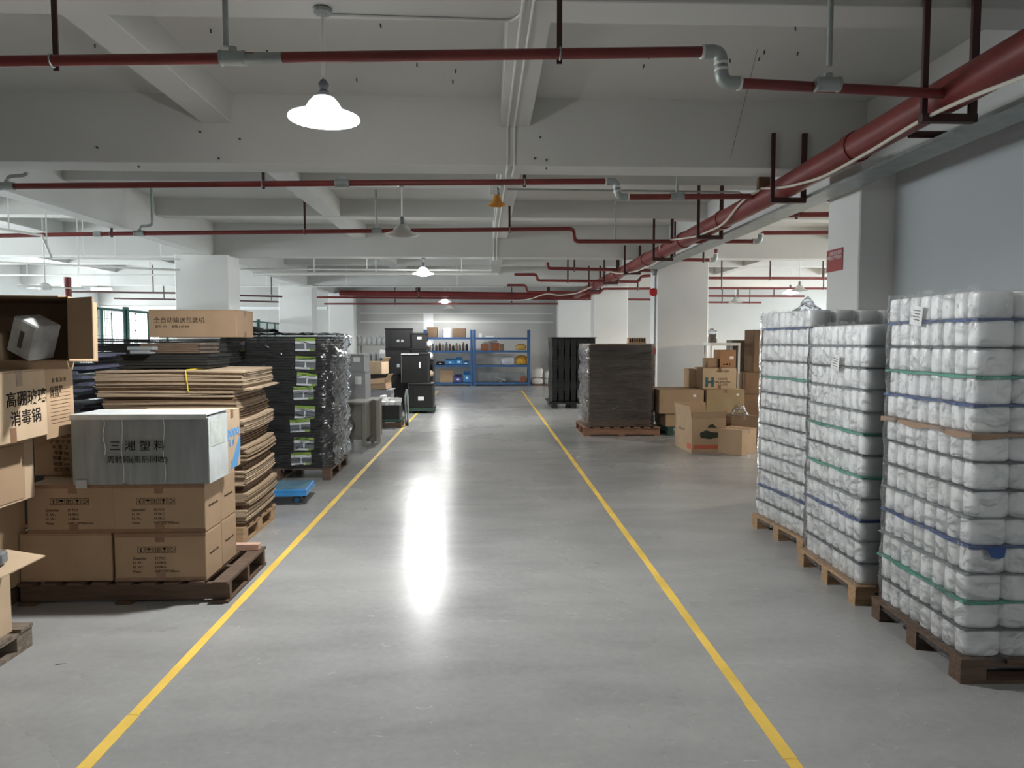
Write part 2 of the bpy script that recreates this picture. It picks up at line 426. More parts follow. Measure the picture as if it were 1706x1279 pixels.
# back wall: brick courses painted over show as faint lines, plus a window near the left corner
bx0, bx1 = -13.6, -11.9
w = MB(); w.box(X0 - .2, bx0, Y1, Y1 + .25, 0, ZS); w.box(bx1, X1 + .2, Y1, Y1 + .25, 0, ZS)
w.box(bx0, bx1, Y1, Y1 + .25, 0, WZ0); w.box(bx0, bx1, Y1, Y1 + .25, WZ1, ZS)
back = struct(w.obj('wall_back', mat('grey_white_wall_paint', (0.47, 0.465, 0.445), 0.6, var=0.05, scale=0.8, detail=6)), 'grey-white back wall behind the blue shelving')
root = empty('window_7', ((bx0 + bx1) / 2, Y1 + .12, WZ0)); root['kind'] = 'structure'; root['label'] = 'bright window in the back wall corner'
fr = MB(); hw = (bx1 - bx0) / 2; hh = WZ1 - WZ0
for s in (-1, 0, 1): fr.box(s * hw - .03, s * hw + .03, -.03, .03, 0, hh)
for z in (0.03, hh * .62, hh - .03): fr.box(-hw, hw, -.03, .03, z - .03, z + .03)
fr.obj('window_frame', M_WPLASTIC, root)
for s in (0, 1): B(-hw + s * hw + .03, s * hw - .03, -.004, .004, .06, hh - .06).obj('pane', M_GLASS, root)
for i, z in enumerate((2.98, 2.62, 2.3)):
    struct(B(-4.6, 2.5, Y1 - .03, Y1, z - .02, z + .02).obj('trim_%d' % (i + 1), M_WALL))
struct(B(X0, -5.8, Y1 - .05, Y1, 2.75, 2.85).obj('trim_4', M_WALL))
struct(B(GX(706, 26.2), GX(722, 26.2), Y1 - .04, Y1, 0, 2.62).obj('trim_5', M_WALL))

# yellow aisle lines
for nm, xa, xb, lab in (('left', -1.505, -1.535, 'yellow painted aisle line beside the carton pallets'),
                        ('right', 1.165, 1.165, 'yellow painted aisle line on the side of the wrapped jars')):
    m = MB(); n = 60
    for i in range(n):
        ya = -2 + i * (25.0 / n); yb = ya + 25.0 / n + .002
        ta, tb = (ya + 2) / 25, (yb + 2) / 25
        xa_, xb_ = xa + (xb - xa) * ta, xa + (xb - xa) * tb
        j = 0.003
        w0, w1 = .0255 + random.uniform(-j, j), .0255 + random.uniform(-j, j)
        m.box(-1, 1, -1, 1, 0, 1, Matrix(((w0, 0, 0, (xa_ + xb_) / 2), (0, (yb - ya) / 2, 0, (ya + yb) / 2), (0, 0, .0015, .0005), (0, 0, 0, 1))))
    tag(m.obj('aisle_line', M_YEL), lab, 'floor line')

# ================================================================== LAMPS
def lamp(x, y, ztop, zrim, lit, label, group='pendant warehouse lamps', shade=None, r=0.222, power=1.0, warm=False, cat='lamp'):
    t = empty('pendant_lamp', (x, y, zrim), 0, label, cat, group)
    L = ztop - zrim
    MB().lathe([(.055, L - .03), (.06, L - .012), (.045, L)], 16).obj('ceiling_rose', M_GALV, t, True)
    MB().tube([(0, 0, .235), (0, 0, L - .02)], .010, 8).obj('hanging_rod', M_WPLASTIC, t, True)
    MB().lathe([(.030, .135), (.036, .14), (.036, .165), (.028, .17), (.034, .19), (.034, .215), (.016, .24)], 14).obj('lamp_socket', M_LAMPCAP, t, True)
    prof = [(r, 0), (r * .995, .010), (r * .84, .024), (r * .64, .040), (r * .50, .066), (r * .42, .098), (r * .30, .128), (r * .16, .138)]
    inner = [(p[0] * .985, p[1] - .004) for p in prof]
    MB().lathe(prof + inner[::-1], 28, capb=False, capt=False).obj('lamp_shade', M_LIT if lit else (shade or M_SHADEOFF), t, True)
    if lit:
        # the bulb: a shallow opal dome showing just below the rim; it is the lamp's light source
        rb, hb_ = r * .62, .062
        prof = [(rb * math.sin(k * PI / 16), .010 - hb_ * math.cos(k * PI / 16)) for k in range(1, 9)]
        m = MB().lathe(prof, 20, capb=True, capt=False)
        col = (1.0, 0.84, 0.66) if warm else (0.985, 0.99, 0.975)
        bm_ = mat('lit_bulb_%s' % ('warm' if warm else 'cool'), (.9, .9, .9), .4, emit=col, estr=14.0)
        bm_.cycles.emission_sampling = 'NONE'; M_LIT.cycles.emission_sampling = 'NONE'
        m.obj('bulb', bm_, t, True)
        ld = bpy.data.lights.new('lamp_light', 'SPOT'); ld.shadow_soft_size = .07; ld.spot_size = math.radians(172); ld.spot_blend = .30
        ld.energy = LAMP_W * power * 1.9; ld.color = col
        lo = bpy.data.objects.new('lamp_light', ld); COL.objects.link(lo); lo.parent = t; lo.location = (0, 0, -.13)
        lg = bpy.data.lights.new('lamp_side_glow', 'POINT'); lg.shadow_soft_size = .05; lg.energy = LAMP_W * power * .16; lg.color = col
        lo = bpy.data.objects.new('lamp_side_glow', lg); COL.objects.link(lo); lo.parent = t; lo.location = (0, 0, -.105)
    return t
def lamp_at(px, py, Y, ztop, lit, label, **kw):
    p = P(px, py, Y); return lamp(p.x, Y, ztop, p.z, lit, label, **kw)
lamp_at(540, 198, 4.59, ZB, True, 'lit white pendant lamp nearest the camera, over the front of the aisle')
lamp_at(670, 391, 9.62, ZB, False, 'unlit grey pendant lamp, second over the aisle')
lamp_at(705, 456, 14.72, ZM, True, 'lit pendant lamp close under the deep beam, third over the aisle', power=1.15)
lamp_at(741, 503, 24.7, ZB, True, 'lit pendant lamp at the far end near the back wall', power=0.4)
lamp_at(749, 514, 25.6, ZS, False, 'unlit grey pendant lamp in front of the back wall')
lamp_at(1225, 504, 23.4, ZS, False, 'unlit pendant lamp in the right bay, farther of two')
lamp_at(1332, 484, 18.4, ZS, False, 'unlit pendant lamp in the right bay above the wrapped jars')
lamp_at(828, 342, 9.45, ZB, False, 'small amber cone lamp under the central beam', shade=M_ORANGE, r=.115)
lamp(8.9, 14.2, ZS, 3.0, True, 'added lit lamp deep in the right bay behind the column', warm=True, power=1.6)  # hidden by the near column, added to warm the right bay
lamp(8.9, 20.5, ZS, 3.0, True, 'added lit lamp farthest back in the right bay', warm=True, power=1.6)  # added to light the far end of the right bay
lamp(8.9, 9.4, ZS, 3.0, True, 'added lit lamp in the right bay nearest the camera, beside the near column', warm=True, power=1.6)  # out of frame, added to light the column fronts
lamp(2.3, -0.9, ZS, 3.0, True, 'added lit lamp near the right wall behind the viewpoint', power=0.3)  # out of frame, added to brighten the fronts of the jars
lamp(-9.4, 9.6, ZS, 3.0, True, 'added lit lamp in the left bay beyond the left edge', power=1.2)  # out of frame, added to brighten the left column and ceiling
for px, py, Y, s in ((169, 482, 22.0, .62), (118, 476, 20.0, .5)):
    p = P(px, py, Y)
    t = empty('tube_light', p, 0, 'lit tube light under the ceiling of the left bay' + (', nearer the corner' if px > 150 else ', farther left'), 'tube light', 'tube lights in the left bay')
    MB().tube([(-s / 2, 0, 0), (s / 2, 0, 0)], .02, 8).obj('tube', M_TUBE, t, True)
    B(-s / 2, s / 2, -.03, .03, .022, .06).obj('housing', M_WPLASTIC, t)
    for k in (-1, 1): MB().tube([(k * s * .4, 0, .06), (k * s * .4, 0, ZS - p.z)], .006, 6).obj('hanging_rod', M_WPLASTIC, t)

# ================================================================== PIPES
def arc_pts(pts, r=0.06, n=4):
    """polyline with its corners rounded"""
    pts = [Vector(p) for p in pts]; out = [pts[0]]
    for i in range(1, len(pts) - 1):
        a, b, c = pts[i - 1], pts[i], pts[i + 1]
        d1 = (a - b); d2 = (c - b); rr = min(r, d1.length * .48, d2.length * .48)
        s, e = b + d1.normalized() * rr, b + d2.normalized() * rr
        for k in range(n + 1):
            t = k / n; out.append(s * (1 - t) ** 2 + b * 2 * t * (1 - t) + e * t * t)
    out.append(pts[-1]); return out

def sprinkler_pipe(name, pts, r, label, tees=(), elbows=(), hangers=(), couplers=(), m=None, cat='pipe', group=None, bars=None, zc=None):
    """a run of pipe; its fittings and hanger straps are parts"""
    pts = [Vector(p) for p in pts]
    c = pts[0].copy()
    if not hangers and name == 'sprinkler_pipe':
        i = max(range(len(pts) - 1), key=lambda k: (pts[k + 1] - pts[k]).length)
        hangers = [(pts[i].lerp(pts[i + 1], f), ZS) for f in (.3, .8)]
    t = empty(name, c, 0, label, cat, group)
    L = [p - c for p in pts]
    MB().tube(arc_pts(L, r * 2.2), r, 12).obj('pipe_run', m or M_RED, t, True)
    for p in elbows:
        i, = [k for k, q in enumerate(pts) if (q - Vector(p)).length < 1e-4][:1] or [1]
        b = L[i]; d1 = (L[i - 1] - b).normalized(); d2 = (L[i + 1] - b).normalized()
        q = arc_pts([b + d1 * r * 3.4, b, b + d2 * r * 3.4], r * 2.2, 6)
        MB().tube(q, r * 1.28, 12).obj('elbow', M_GALV, t, True)
        for d in (d1, d2): MB().tube([b + d * r * 3.2, b + d * r * 3.7], r * 1.36, 12).obj('joint_ring', M_WPLASTIC, t, True)
    for p in tees:
        p = Vector(p) - c
        e = MB().tube([p - Vector((r * 2.1, 0, 0)), p + Vector((r * 2.1, 0, 0))], r * 1.32, 12)
        e.tube([p, p + Vector((0, 0, r * 2.0))], r * .8, 10)
        e.obj('tee_fitting', M_GALV, t, True)
        for s in (-1, 1): MB().tube([p + Vector((s * r * 2.0, 0, 0)), p + Vector((s * r * 2.35, 0, 0))], r * 1.45, 12).obj('joint_ring', M_GALV, t, True)
    for p in couplers:
        p = Vector(p) - c
        MB().tube([p - Vector((r * 1.7, 0, 0)), p + Vector((r * 1.7, 0, 0))], r * 1.3, 12).obj('coupling', M_GALV, t, True)
    for p, ztop in hangers:
        p = Vector(p) - c; zt = ztop - c.z
        h = MB(); w = max(.014, r * .5)
        h.box(p.x - w, p.x + w, p.y + r + .002, p.y + r + .012, p.z - r * 1.4, zt)
        h.obj('hanger_bar', M_DRED, t)
        s = MB(); s.tube([p + Vector((0, (r + .004) * math.cos(a), (r + .004) * math.sin(a))) for a in [k * PI / 8 for k in range(17)]], .005, 6)
        s.obj('hanger_clip', M_GALV, t, True)
    return t
Yp = 4.2
def pl(Y, *pp): return [P(a, b, Y) for a, b in pp]
p1 = pl(Yp, (-60, 103), (380, 97), (1200, 86), (1203, 137), (1640, 147))
p1[-1] = p1[-1] + Vector((0.02, .12, 0))
sprinkler_pipe('sprinkler_pipe', p1, .0305, 'red sprinkler pipe crossing the ceiling nearest the camera', tees=[P(388, 97, Yp), P(1379, 140.5, Yp)],
               elbows=[p1[2], p1[3]], hangers=[(P(87, 101, Yp), ZB + .3), (P(933, 89.5, Yp), ZB + .3)])
o = MB().tube([P(404, 97, Yp), P(470, 96, Yp)], .0312, 12).obj('bare_pipe_sleeve', M_GALV, None, True)
tag(o, 'unpainted grey sleeve on the nearest red sprinkler pipe', 'pipe sleeve')
for px, py in ((377, 97), (1381, 130)):
    a = P(px, py - 2, Yp); a2 = Vector((a.x, a.y, a.z + .06))
    b = Vector((a.x, a.y, ZS - .01))
    tag(MB().tube([a2, b], .0165, 10).obj('riser_pipe', M_GALV, None, True), 'grey riser pipe above the nearest red pipe, ' + ('left of the lit lamp' if px < 500 else 'near the big red main'), 'pipe', 'grey riser pipes')
Yp = 7.62
p2 = pl(Yp, (-60, 311), (570, 305), (1026, 302), (1030, 328), (1262, 327))
sprinkler_pipe('sprinkler_pipe', p2, .031, 'second red sprinkler pipe crossing the ceiling, behind the deep beam', tees=[P(12, 310, Yp), P(570, 305, Yp), P(1128, 327.5, Yp)],
               elbows=[p2[2], p2[3]], hangers=[(P(437, 306, Yp), ZM + .25), (P(874, 303, Yp), ZM + .25)])
tag(MB().tube(arc_pts([P(12, 306, Yp), P(13, 294, Yp), P(40, 292, Yp), P(45, 288, Yp)], .05), .018, 8).obj('riser_pipe', M_GALV, None, True), 'short grey swan-neck pipe at the left end of the second red pipe', 'pipe', 'grey riser pipes')
tag(MB().tube([P(1128, 322, Yp), P(1129, 292, Yp) + Vector((0, 0, .4))], .014, 8).obj('riser_pipe', M_GALV, None, True), 'grey riser pipe above the second red pipe near the big red main', 'pipe', 'grey riser pipes')
Yp = 11.0
p3 = pl(Yp, (-80, 394), (165, 389.5), (955, 381), (957, 402), (1266, 402), (1268, 388), (1420, 387))
sprinkler_pipe('sprinkler_pipe', p3, .032, 'third red sprinkler pipe crossing the ceiling', tees=[P(232, 388.5, Yp), P(628, 384, Yp)], elbows=[p3[4]],
               couplers=[P(163, 389.7, Yp)], hangers=[(P(507, 385, Yp), ZB + .1), (P(849, 382, Yp), ZB + .1), (P(184, 389.5, Yp), ZM + .35)])
tag(MB().tube(arc_pts([P(234, 384, Yp), P(234, 377, Yp), P(254, 375, Yp), P(252, 312, Yp)], .05), .020, 8).obj('riser_pipe', M_GALV, None, True), 'grey bent riser pipe above the third red pipe, left', 'pipe', 'grey riser pipes')
for px in (628,):
    tag(MB().tube([P(px, 381, Yp), P(px - 2, 316, Yp)], .018, 8).obj('riser_pipe', M_GALV, None, True), 'straight grey riser pipe above the third red pipe beside the unlit lamp', 'pipe', 'grey riser pipes')
tag(MB().tube([P(1024, 401, Yp), P(1026, 332, Yp)], .012, 8).obj('riser_pipe', M_GALV, None, True), 'thin grey riser pipe above the third red pipe, right of the aisle', 'pipe', 'grey riser pipes')
Yp = 15.3
p4 = pl(Yp, (912, 437), (913, 447), (1060, 450), (1090, 450.5))
sprinkler_pipe('sprinkler_pipe', p4, .035, 'fourth red sprinkler pipe, with a short drop under the deep beam')
p4b = pl(13.9, (1096, 432), (1192, 433), (1193, 415))
sprinkler_pipe('sprinkler_pipe', p4b, .035, 'short red pipe over the column, turning up at its right end', elbows=[p4b[1]])
Yp = 17.6
sprinkler_pipe('sprinkler_pipe', pl(Yp, (857, 457), (894, 457), (895, 467), (1065, 469), (1068, 460), (1100, 458)), .035, 'fifth red sprinkler pipe with a step down')
sprinkler_pipe('sprinkler_pipe', pl(20.6, (845, 475), (876, 475), (878, 486), (1000, 488), (1004, 481), (1200, 480)), .035, 'sixth red sprinkler pipe with a step down near the back')
sprinkler_pipe('sprinkler_pipe', pl(23.6, (566, 488), (1000, 493)), .095, 'thick red main pipe crossing in front of the back wall')
sprinkler_pipe('sprinkler_pipe', pl(24.1, (520, 495), (1090, 499)), .035, 'thin red pipe just under the thick one at the back')
sprinkler_pipe('sprinkler_pipe', pl(25.2, (540, 506), (930, 506)), .03, 'lowest thin red pipe along the back wall')
# right bay pipes
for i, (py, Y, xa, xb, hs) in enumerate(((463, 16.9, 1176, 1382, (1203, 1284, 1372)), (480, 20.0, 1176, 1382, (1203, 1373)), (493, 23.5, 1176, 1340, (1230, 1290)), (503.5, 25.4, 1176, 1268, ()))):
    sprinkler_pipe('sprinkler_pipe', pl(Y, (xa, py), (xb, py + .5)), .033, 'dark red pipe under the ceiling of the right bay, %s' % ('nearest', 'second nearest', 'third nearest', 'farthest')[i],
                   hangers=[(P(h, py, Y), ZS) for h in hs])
sprinkler_pipe('sprinkler_pipe', pl(9.3, (1290, 358), (1420, 357)), .035, 'red pipe stub entering the right bay behind the near column')
# left bay pipes
for i, (py, Y, xa, xb) in enumerate(((486, 20.0, 118, 300), (497, 23.0, 190, 300), (492, 21, 398, 470), (501, 24, 398, 470))):
    sprinkler_pipe('sprinkler_pipe', pl(Y, (xa, py), (xb, py + 2)), .026, 'dark pipe high in the left bay, ' + ('left of the column, upper', 'left of the column, lower', 'right of the column, upper', 'right of the column, lower')[i], m=M_DRED,
                   hangers=[(P(xa + (xb - xa) * .75, py, Y), ZS)])
px_, Y_ = 113, 13.5
a = P(px_, 478, Y_)
tag(MB().tube([(a.x, Y_, 0), (a.x, Y_, 2.78)], .06, 12).obj('red_standpipe', M_RED, None, True), 'upright red standpipe behind the green fence', 'pipe')
# white conduits high in the left bay
for i, (pa, pb, Y) in enumerate((((-40, 435), (300, 450), 12.3), ((-40, 458), (300, 458), 16.5), ((420, 456), (830, 456), 16.6), ((310, 477), (840, 477.5), 21.9),
                               ((-40, 375), (70, 392), 9.9), ((70, 392), (86, 430), 9.9), ((86, 430), (300, 432), 13.5), ((400, 448), (820, 450), 15.2))):
    ca, cb_ = P(*pa, Y), P(*pb, Y)
    ct = empty('white_conduit', ca)
    MB().tube([(0, 0, 0), cb_ - ca], .018 if i != 2 else .035, 8).obj('conduit_run', M_WPLASTIC, ct, True)
    for f in ((.25, .5, .85) if i in (1, 2, 3, 6) else (.5,)):
        q = (cb_ - ca) * f; MB().tube([q, (q.x, q.y, ZS - ca.z)], .010, 6).obj('drop_rod', M_WPLASTIC, ct, True)
    tag(ct,
        ('white conduit sloping across the left bay ceiling', 'level white conduit across the left bay', 'thick white pipe under the beams behind the third lamp', 'white conduit along the far deep beam', 'white conduit at the upper left, first length', 'white conduit at the upper left, steep length', 'white conduit along the beam left of the column', 'white conduit under the deep beam at the column row')[i], 'conduit', 'white conduits')
# big red main along the aisle with trapeze hangers
mp = [Vector((2.80, 1.2, 3.13)), Vector((2.88, 4.4, 3.13)), Vector((2.98, 7.0, 3.125)), Vector((3.0, 12, 3.12)), Vector((2.99, 23.6, 3.12))]
RM = .112
t = empty('red_main_pipe', mp[0], 0, 'big red fire main running along the aisle under the ceiling', 'pipe')
MB().tube([p - mp[0] for p in mp], RM, 20).obj('pipe_run', M_RED, t, True)
for Y in (5.6, 8.9, 10.7, 13.2, 16.0, 19.0):
    k = next(i for i in range(4) if mp[i].y <= Y <= mp[i + 1].y); f = (Y - mp[k].y) / (mp[k + 1].y - mp[k].y)
    p = mp[k].lerp(mp[k + 1], f) - mp[0]
    MB().tube([p - Vector((0, .05, 0)), p + Vector((0, .05, 0))], RM + .012, 20).obj('grooved_coupling', M_RED, t, True)
def trapeze(Y, ztop, zb, label, xc=None, hw=.155):
    k = next(i for i in range(4) if mp[i].y <= Y <= mp[i + 1].y); f = (Y - mp[k].y) / (mp[k + 1].y - mp[k].y)
    x = mp[k].lerp(mp[k + 1], f).x
    t = empty('trapeze_hanger', (x, Y, zb), 0, label, 'pipe hanger', 'trapeze hangers of the red main')
    B(-hw - .02, hw + .02, -.025, .025, -.05, 0).obj('cross_channel', M_DRED, t)
    for s, w in ((-1, .018), (1, .024)):
        B(s * hw - w, s * hw + w, -.012, .012, 0, ztop - zb).obj('hanger_bar', M_DRED, t)
    B(-hw - .03, hw + .03, -.03, .03, ztop - zb - .012, ztop - zb).obj('anchor_plate', M_DRED, t) if ztop > ZM + .6 else None
zb = 3.12 - RM - .001
trapeze(4.40, 3.90, zb, 'dark red trapeze hanger nearest the camera on the red main')
trapeze(6.97, 3.63, zb, 'dark red trapeze hanger on the face of the deep beam, second along the main')
trapeze(9.45, 3.66, zb, 'dark red trapeze hanger third along the red main')
trapeze(12.0, 3.66, zb, 'dark red trapeze hanger fourth along the red main')
trapeze(14.5, 3.55, zb, 'dark red trapeze hanger fifth along the red main')
trapeze(17.0, 3.66, zb, 'dark red trapeze hanger sixth along the red main')
trapeze(19.5, 3.66, zb, 'dark red trapeze hanger last along the red main')
# dark offset branch to the right of the main
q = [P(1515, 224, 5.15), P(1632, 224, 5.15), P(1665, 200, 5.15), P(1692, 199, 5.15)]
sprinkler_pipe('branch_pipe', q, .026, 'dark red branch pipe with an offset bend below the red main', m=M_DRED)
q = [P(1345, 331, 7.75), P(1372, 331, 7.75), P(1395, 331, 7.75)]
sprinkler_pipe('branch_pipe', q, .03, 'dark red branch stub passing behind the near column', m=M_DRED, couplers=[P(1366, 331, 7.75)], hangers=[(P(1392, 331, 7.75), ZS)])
# cable tray strip under the main and white cable sleeve
tag(B(3.16, 3.42, 2.0, 13.8, 3.0, 3.03).obj('cable_tray', M_GALV), 'grey metal cable tray strip beside the red main', 'cable tray')
cab = [PX(1760, 108, 2.70), PX(1690, 134, 2.72), PX(1620, 160, 2.735), PX(1540, 196, 2.76), PX(1450, 252, 2.80), PX(1370, 296, 2.845), PX(1310, 312, 2.86), PX(1268, 314, 2.865)]
tag(MB().tube(arc_pts(cab, .25, 5), .0125, 8).obj('cable_sleeve', M_CREAM, None, True), 'cream cable sleeve slung along the near red main', 'cable')
cab = [PX(1266, 316, 2.86), PX(1235, 335, 2.85), PX(1205, 375, 2.86), PX(1160, 394, 2.87), PX(1108, 401, 2.87)]
tag(MB().tube(arc_pts(cab, .3, 5), .012, 8).obj('cable_sleeve', M_CREAM, None, True), 'cream cable sleeve sagging beside the middle of the red main', 'cable')
cab = [P(1100, 408, 11.6), P(1096, 438, 12.5), P(1060, 452, 14.0), P(1030, 456, 15.2), P(1000, 448, 16.0)]
tag(MB().tube(arc_pts(cab, .3, 5), .013, 8).obj('cable_sleeve', M_CREAM, None, True), 'cream cable sleeve hanging in a loop beyond the column', 'cable')
cab = [P(985, 478, 18.5), P(960, 489, 20.0), P(930, 492, 21.5), P(910, 488, 22.4), P(880, 500, 23.0), P(845, 500, 23.3)]
tag(MB().tube(arc_pts(cab, .4, 5), .018, 8).obj('cable_sleeve', M_CREAM, None, True), 'cream cable sleeve waving along the far end of the red main', 'cable')

# conduits on the central beam soffit, dropping over the deep beam face
for i, dx in enumerate((-.035, .03)):
    x = .28 + dx
    tag(MB().tube(arc_pts([(x, 2.4, ZB - .012), (x - .03, 6.96, ZB - .012), (x - .03, 6.975, ZM - .012), (x - .035, 7.40, ZM - .012), (x - .04, 7.42, ZB - .012), (x - .08, 14.52, ZB - .012), (x - .08, 14.53, ZM - .012), (x - .08, 14.95, ZM - .012)], .02), .010, 8).obj('ceiling_conduit', M_WPLASTIC, None, True),
        'white conduit along the central beam, %s of a pair' % ('left', 'right')[i], 'conduit', 'conduits on the central beam')
tag(MB().tube(arc_pts([(-.98, 4.66, ZB - .01), (.17, 4.70, ZB - .01), (.235, 4.60, ZB - .01), (.24, 3.0, ZB - .01)], .05), .010, 8).obj('lamp_conduit', M_WPLASTIC, None, True), 'thin white conduit from the nearest lamp to the central beam', 'conduit')
tag(MB().tube([P(668, 313.5, 9.5), P(552, 314, 9.5)], .009, 8).obj('lamp_conduit', M_WPLASTIC, None, True), 'thin white conduit feeding the second lamp', 'conduit')
tag(MB().tube(arc_pts([P(845, 315, 9.4), P(1232, 320, 9.4), P(1240, 327, 9.4)], .05), .013, 8).obj('lamp_conduit', M_GALV, None, True), 'long grey conduit from the amber lamp to the red main', 'conduit')
for i, (px, py, Y) in enumerate(((822, 318, 9.42),)):
    p = P(px, py, Y)
    t = tag(B(p.x - .05, p.x + .05, Y - .03, Y + .03, p.z - .05, ZB).obj('junction_box', M_WPLASTIC, bevel=.004), 'small junction box on the central beam, %s' % ('by the amber lamp', 'at the second deep beam', 'farthest')[i], 'junction box')
# anchor bolt heads and drilled holes with hook wires left in slab and beams
nb = MB()
for k in range(26):
    Y = 5.0 + random.random() * 1.7; x = random.uniform(-3.2, 2.6)
    nb.tube([(x, Y, ZS - .03), (x + random.uniform(-.01, .01), Y, ZS)], .006, 6)
for px, py in ((163, 246), (232, 278), (365, 264), (900, 229), (891, 264), (910, 267), (910, 281), (334, 220), (400, 232)):
    a = P(px, py, 6.995); nb.tube([a, a + Vector((0, -.02, 0))], .009, 6)
o = nb.obj('anchor_bolts', M_RUBBER); tag(o, 'scattered dark anchor bolt ends left in the ceiling', 'anchor bolts', kind='stuff')
tag(MB().tube([P(1262, 82, 4.9), P(1217, 262, 6.8)], .0022, 5).obj('hanging_wire', M_RUBBER), 'thin wire hanging loose from the ceiling near the red main', 'wire')

# wooden block between beam and pipe, sign, alarm bell and riser on the column
p = P(1270, 305, 7.42)
tag(B(p.x - .06, p.x + .06, 7.36, 7.42, p.z - .07, p.z + .05).obj('wooden_board', M_CARD3), 'small brown board fixed on the deep beam beside the red main', 'board')
sg = empty('wall_sign', (3.505, 7.05, 2.41), 0, 'small red sign with white Chinese characters on the near column', 'sign')
B(-.004, .004, -.16, .16, -.11, .11).obj('sign_board', M_SIGN, sg)
lettering('消防安全重点\n部位严禁烟火', .042, sg, (-.0048, -.025, .045), LEFT, M_WHITE, line=1.05)
lettering('消防', .035, sg, (-.0048, .12, .03), LEFT, M_WHITE)
for k in range(4): B(-.0056, -.0044, -.13, .07, -.035 - .018 * k, -.031 - .018 * k).obj('print_line', M_REDINK, sg)
rp = empty('alarm_riser', (3.50, 14.55, 0), 0, 'grey riser conduit with a red alarm bell on the left side of the column', 'alarm')
MB().tube([(-.012, 0, .0), (-.012, 0, 3.05)], .018, 8).obj('riser_conduit', M_GALV, rp, True)
MB().lathe([(.02, -.03), (.075, -.02), (.085, .01), (.06, .035), (.02, .045)], 16).obj('alarm_bell', mat('bright_red_paint', (.55, .02, .02), .35), rp, True, loc=(-.06, -.05, 2.60), rot=(PI / 2, 0, 0))
B(-.05, -.002, -.05, .05, 1.33, 1.45).obj('call_point', mat('bright_red_paint', (.55, .02, .02), .35), rp)
B(-.06, -.002, -.06, .06, 2.95, 3.15).obj('switch_box', M_GALV, rp)

# ================================================================== PALLETS AND CARTONS
def pallet(x0, x1, y0, y1, h, m, label, rz=0.0, boards=7, along='x', blocks=True, group='wooden pallets', mb=None, solid_front=False):
    """deck boards on bearers; each board, bearer and block a part of its own"""
    cx, cy = (x0 + x1) / 2, (y0 + y1) / 2
    t = empty('pallet', (cx, cy, 0), rz, label, 'pallet', group)
    w, d = x1 - x0, y1 - y0
    bt = .018
    # bearers run along y (deck boards along x) or the other way round
    A, Bd = (w, d) if along == 'x' else (d, w)
    n = boards; bw = Bd / n * .66
    def bx(a0, a1, b0, b1, z0, z1):
        return B(a0, a1, b0, b1, z0, z1) if along == 'x' else B(b0, b1, a0, a1, z0, z1)
    rnd = random.Random(int(abs(cx * 100) + abs(cy * 1000)))
    me = None
    for i in range(n):
        b = -Bd / 2 + (Bd - bw) * i / (n - 1)
        e = rnd.uniform(-.006, .006)
        bx(-A / 2 + e, A / 2 + e, b, b + bw, h - bt, h).obj('deck_board', m, t)
    for k in (-1, 0, 1):
        a = k * (A / 2 - .05)
        if blocks:
            for q in (-1, 0, 1):
                b = q * (Bd / 2 - .06)
                bx(a - .045, a + .045, b - .06, b + .06, bt + .001, h - bt * 2 - .001).obj('block', mb or m, t)
            bx(a - .045, a + .045, -Bd / 2, Bd / 2, h - bt * 2, h - bt).obj('bearer', m, t)
            bx(a - .045, a + .045, -Bd / 2, Bd / 2, 0, bt).obj('bottom_board', m, t)
        else:
            bx(a - .02, a + .02, -Bd / 2, Bd / 2, bt + .001, h - bt).obj('bearer', m, t)
    if not blocks:
        for q in (-1, 0, 1):
            b = q * (Bd / 2 - .05)
            bx(-A / 2, A / 2, b - .05, b + .05, 0, bt).obj('bottom_board', m, t)
    return t

def carton(loc, size, label, rz=0.0, m=None, tape='y', group=None, name='carton', flaps=True, seam=True, tilt=None):
    """closed carton: body, four edges softened, two top flaps meeting at a seam, tape over the seam"""
    w, d, h = size
    t = empty(name, loc, rz if tilt is None else (tilt[0], tilt[1], rz), label, 'carton', group)
    m = m or M_CARD
    B(-w / 2, w / 2, -d / 2, d / 2, 0, h - .008).obj('body', m, t, bevel=.004)
    if flaps:
        for s in (-1, 1):
            if tape == 'y': f = B(min(0, s * w / 2) + .0015, max(0, s * w / 2) - .0015, -d / 2, d / 2, h - .0075, h)
            else: f = B(-w / 2, w / 2, min(0, s * d / 2) + .0015, max(0, s * d / 2) - .0015, h - .0075, h)
            f.obj('top_flap', m, t)
    if seam:
        k = MB(); tw = .027; e = .0012; dn = .055
        if tape == 'y':
            k.box(-tw, tw, -d / 2 - e, d / 2 + e, h, h + e); 
            for s in (-1, 1):
                ya, yb = sorted((s * d / 2, s * (d / 2 + e)))
                k.box(-tw, tw, ya, yb, h - dn, h + e); k.box(-tw, tw, ya, yb, 0, dn)
        else:
            k.box(-w / 2 - e, w / 2 + e, -tw, tw, h, h + e)
            for s in (-1, 1):
                xa, xb = sorted((s * w / 2, s * (w / 2 + e)))
                k.box(xa, xb, -tw, tw, h - dn, h + e); k.box(xa, xb, -tw, tw, 0, dn)
        k.obj('tape', M_TAPE, t)
    return t

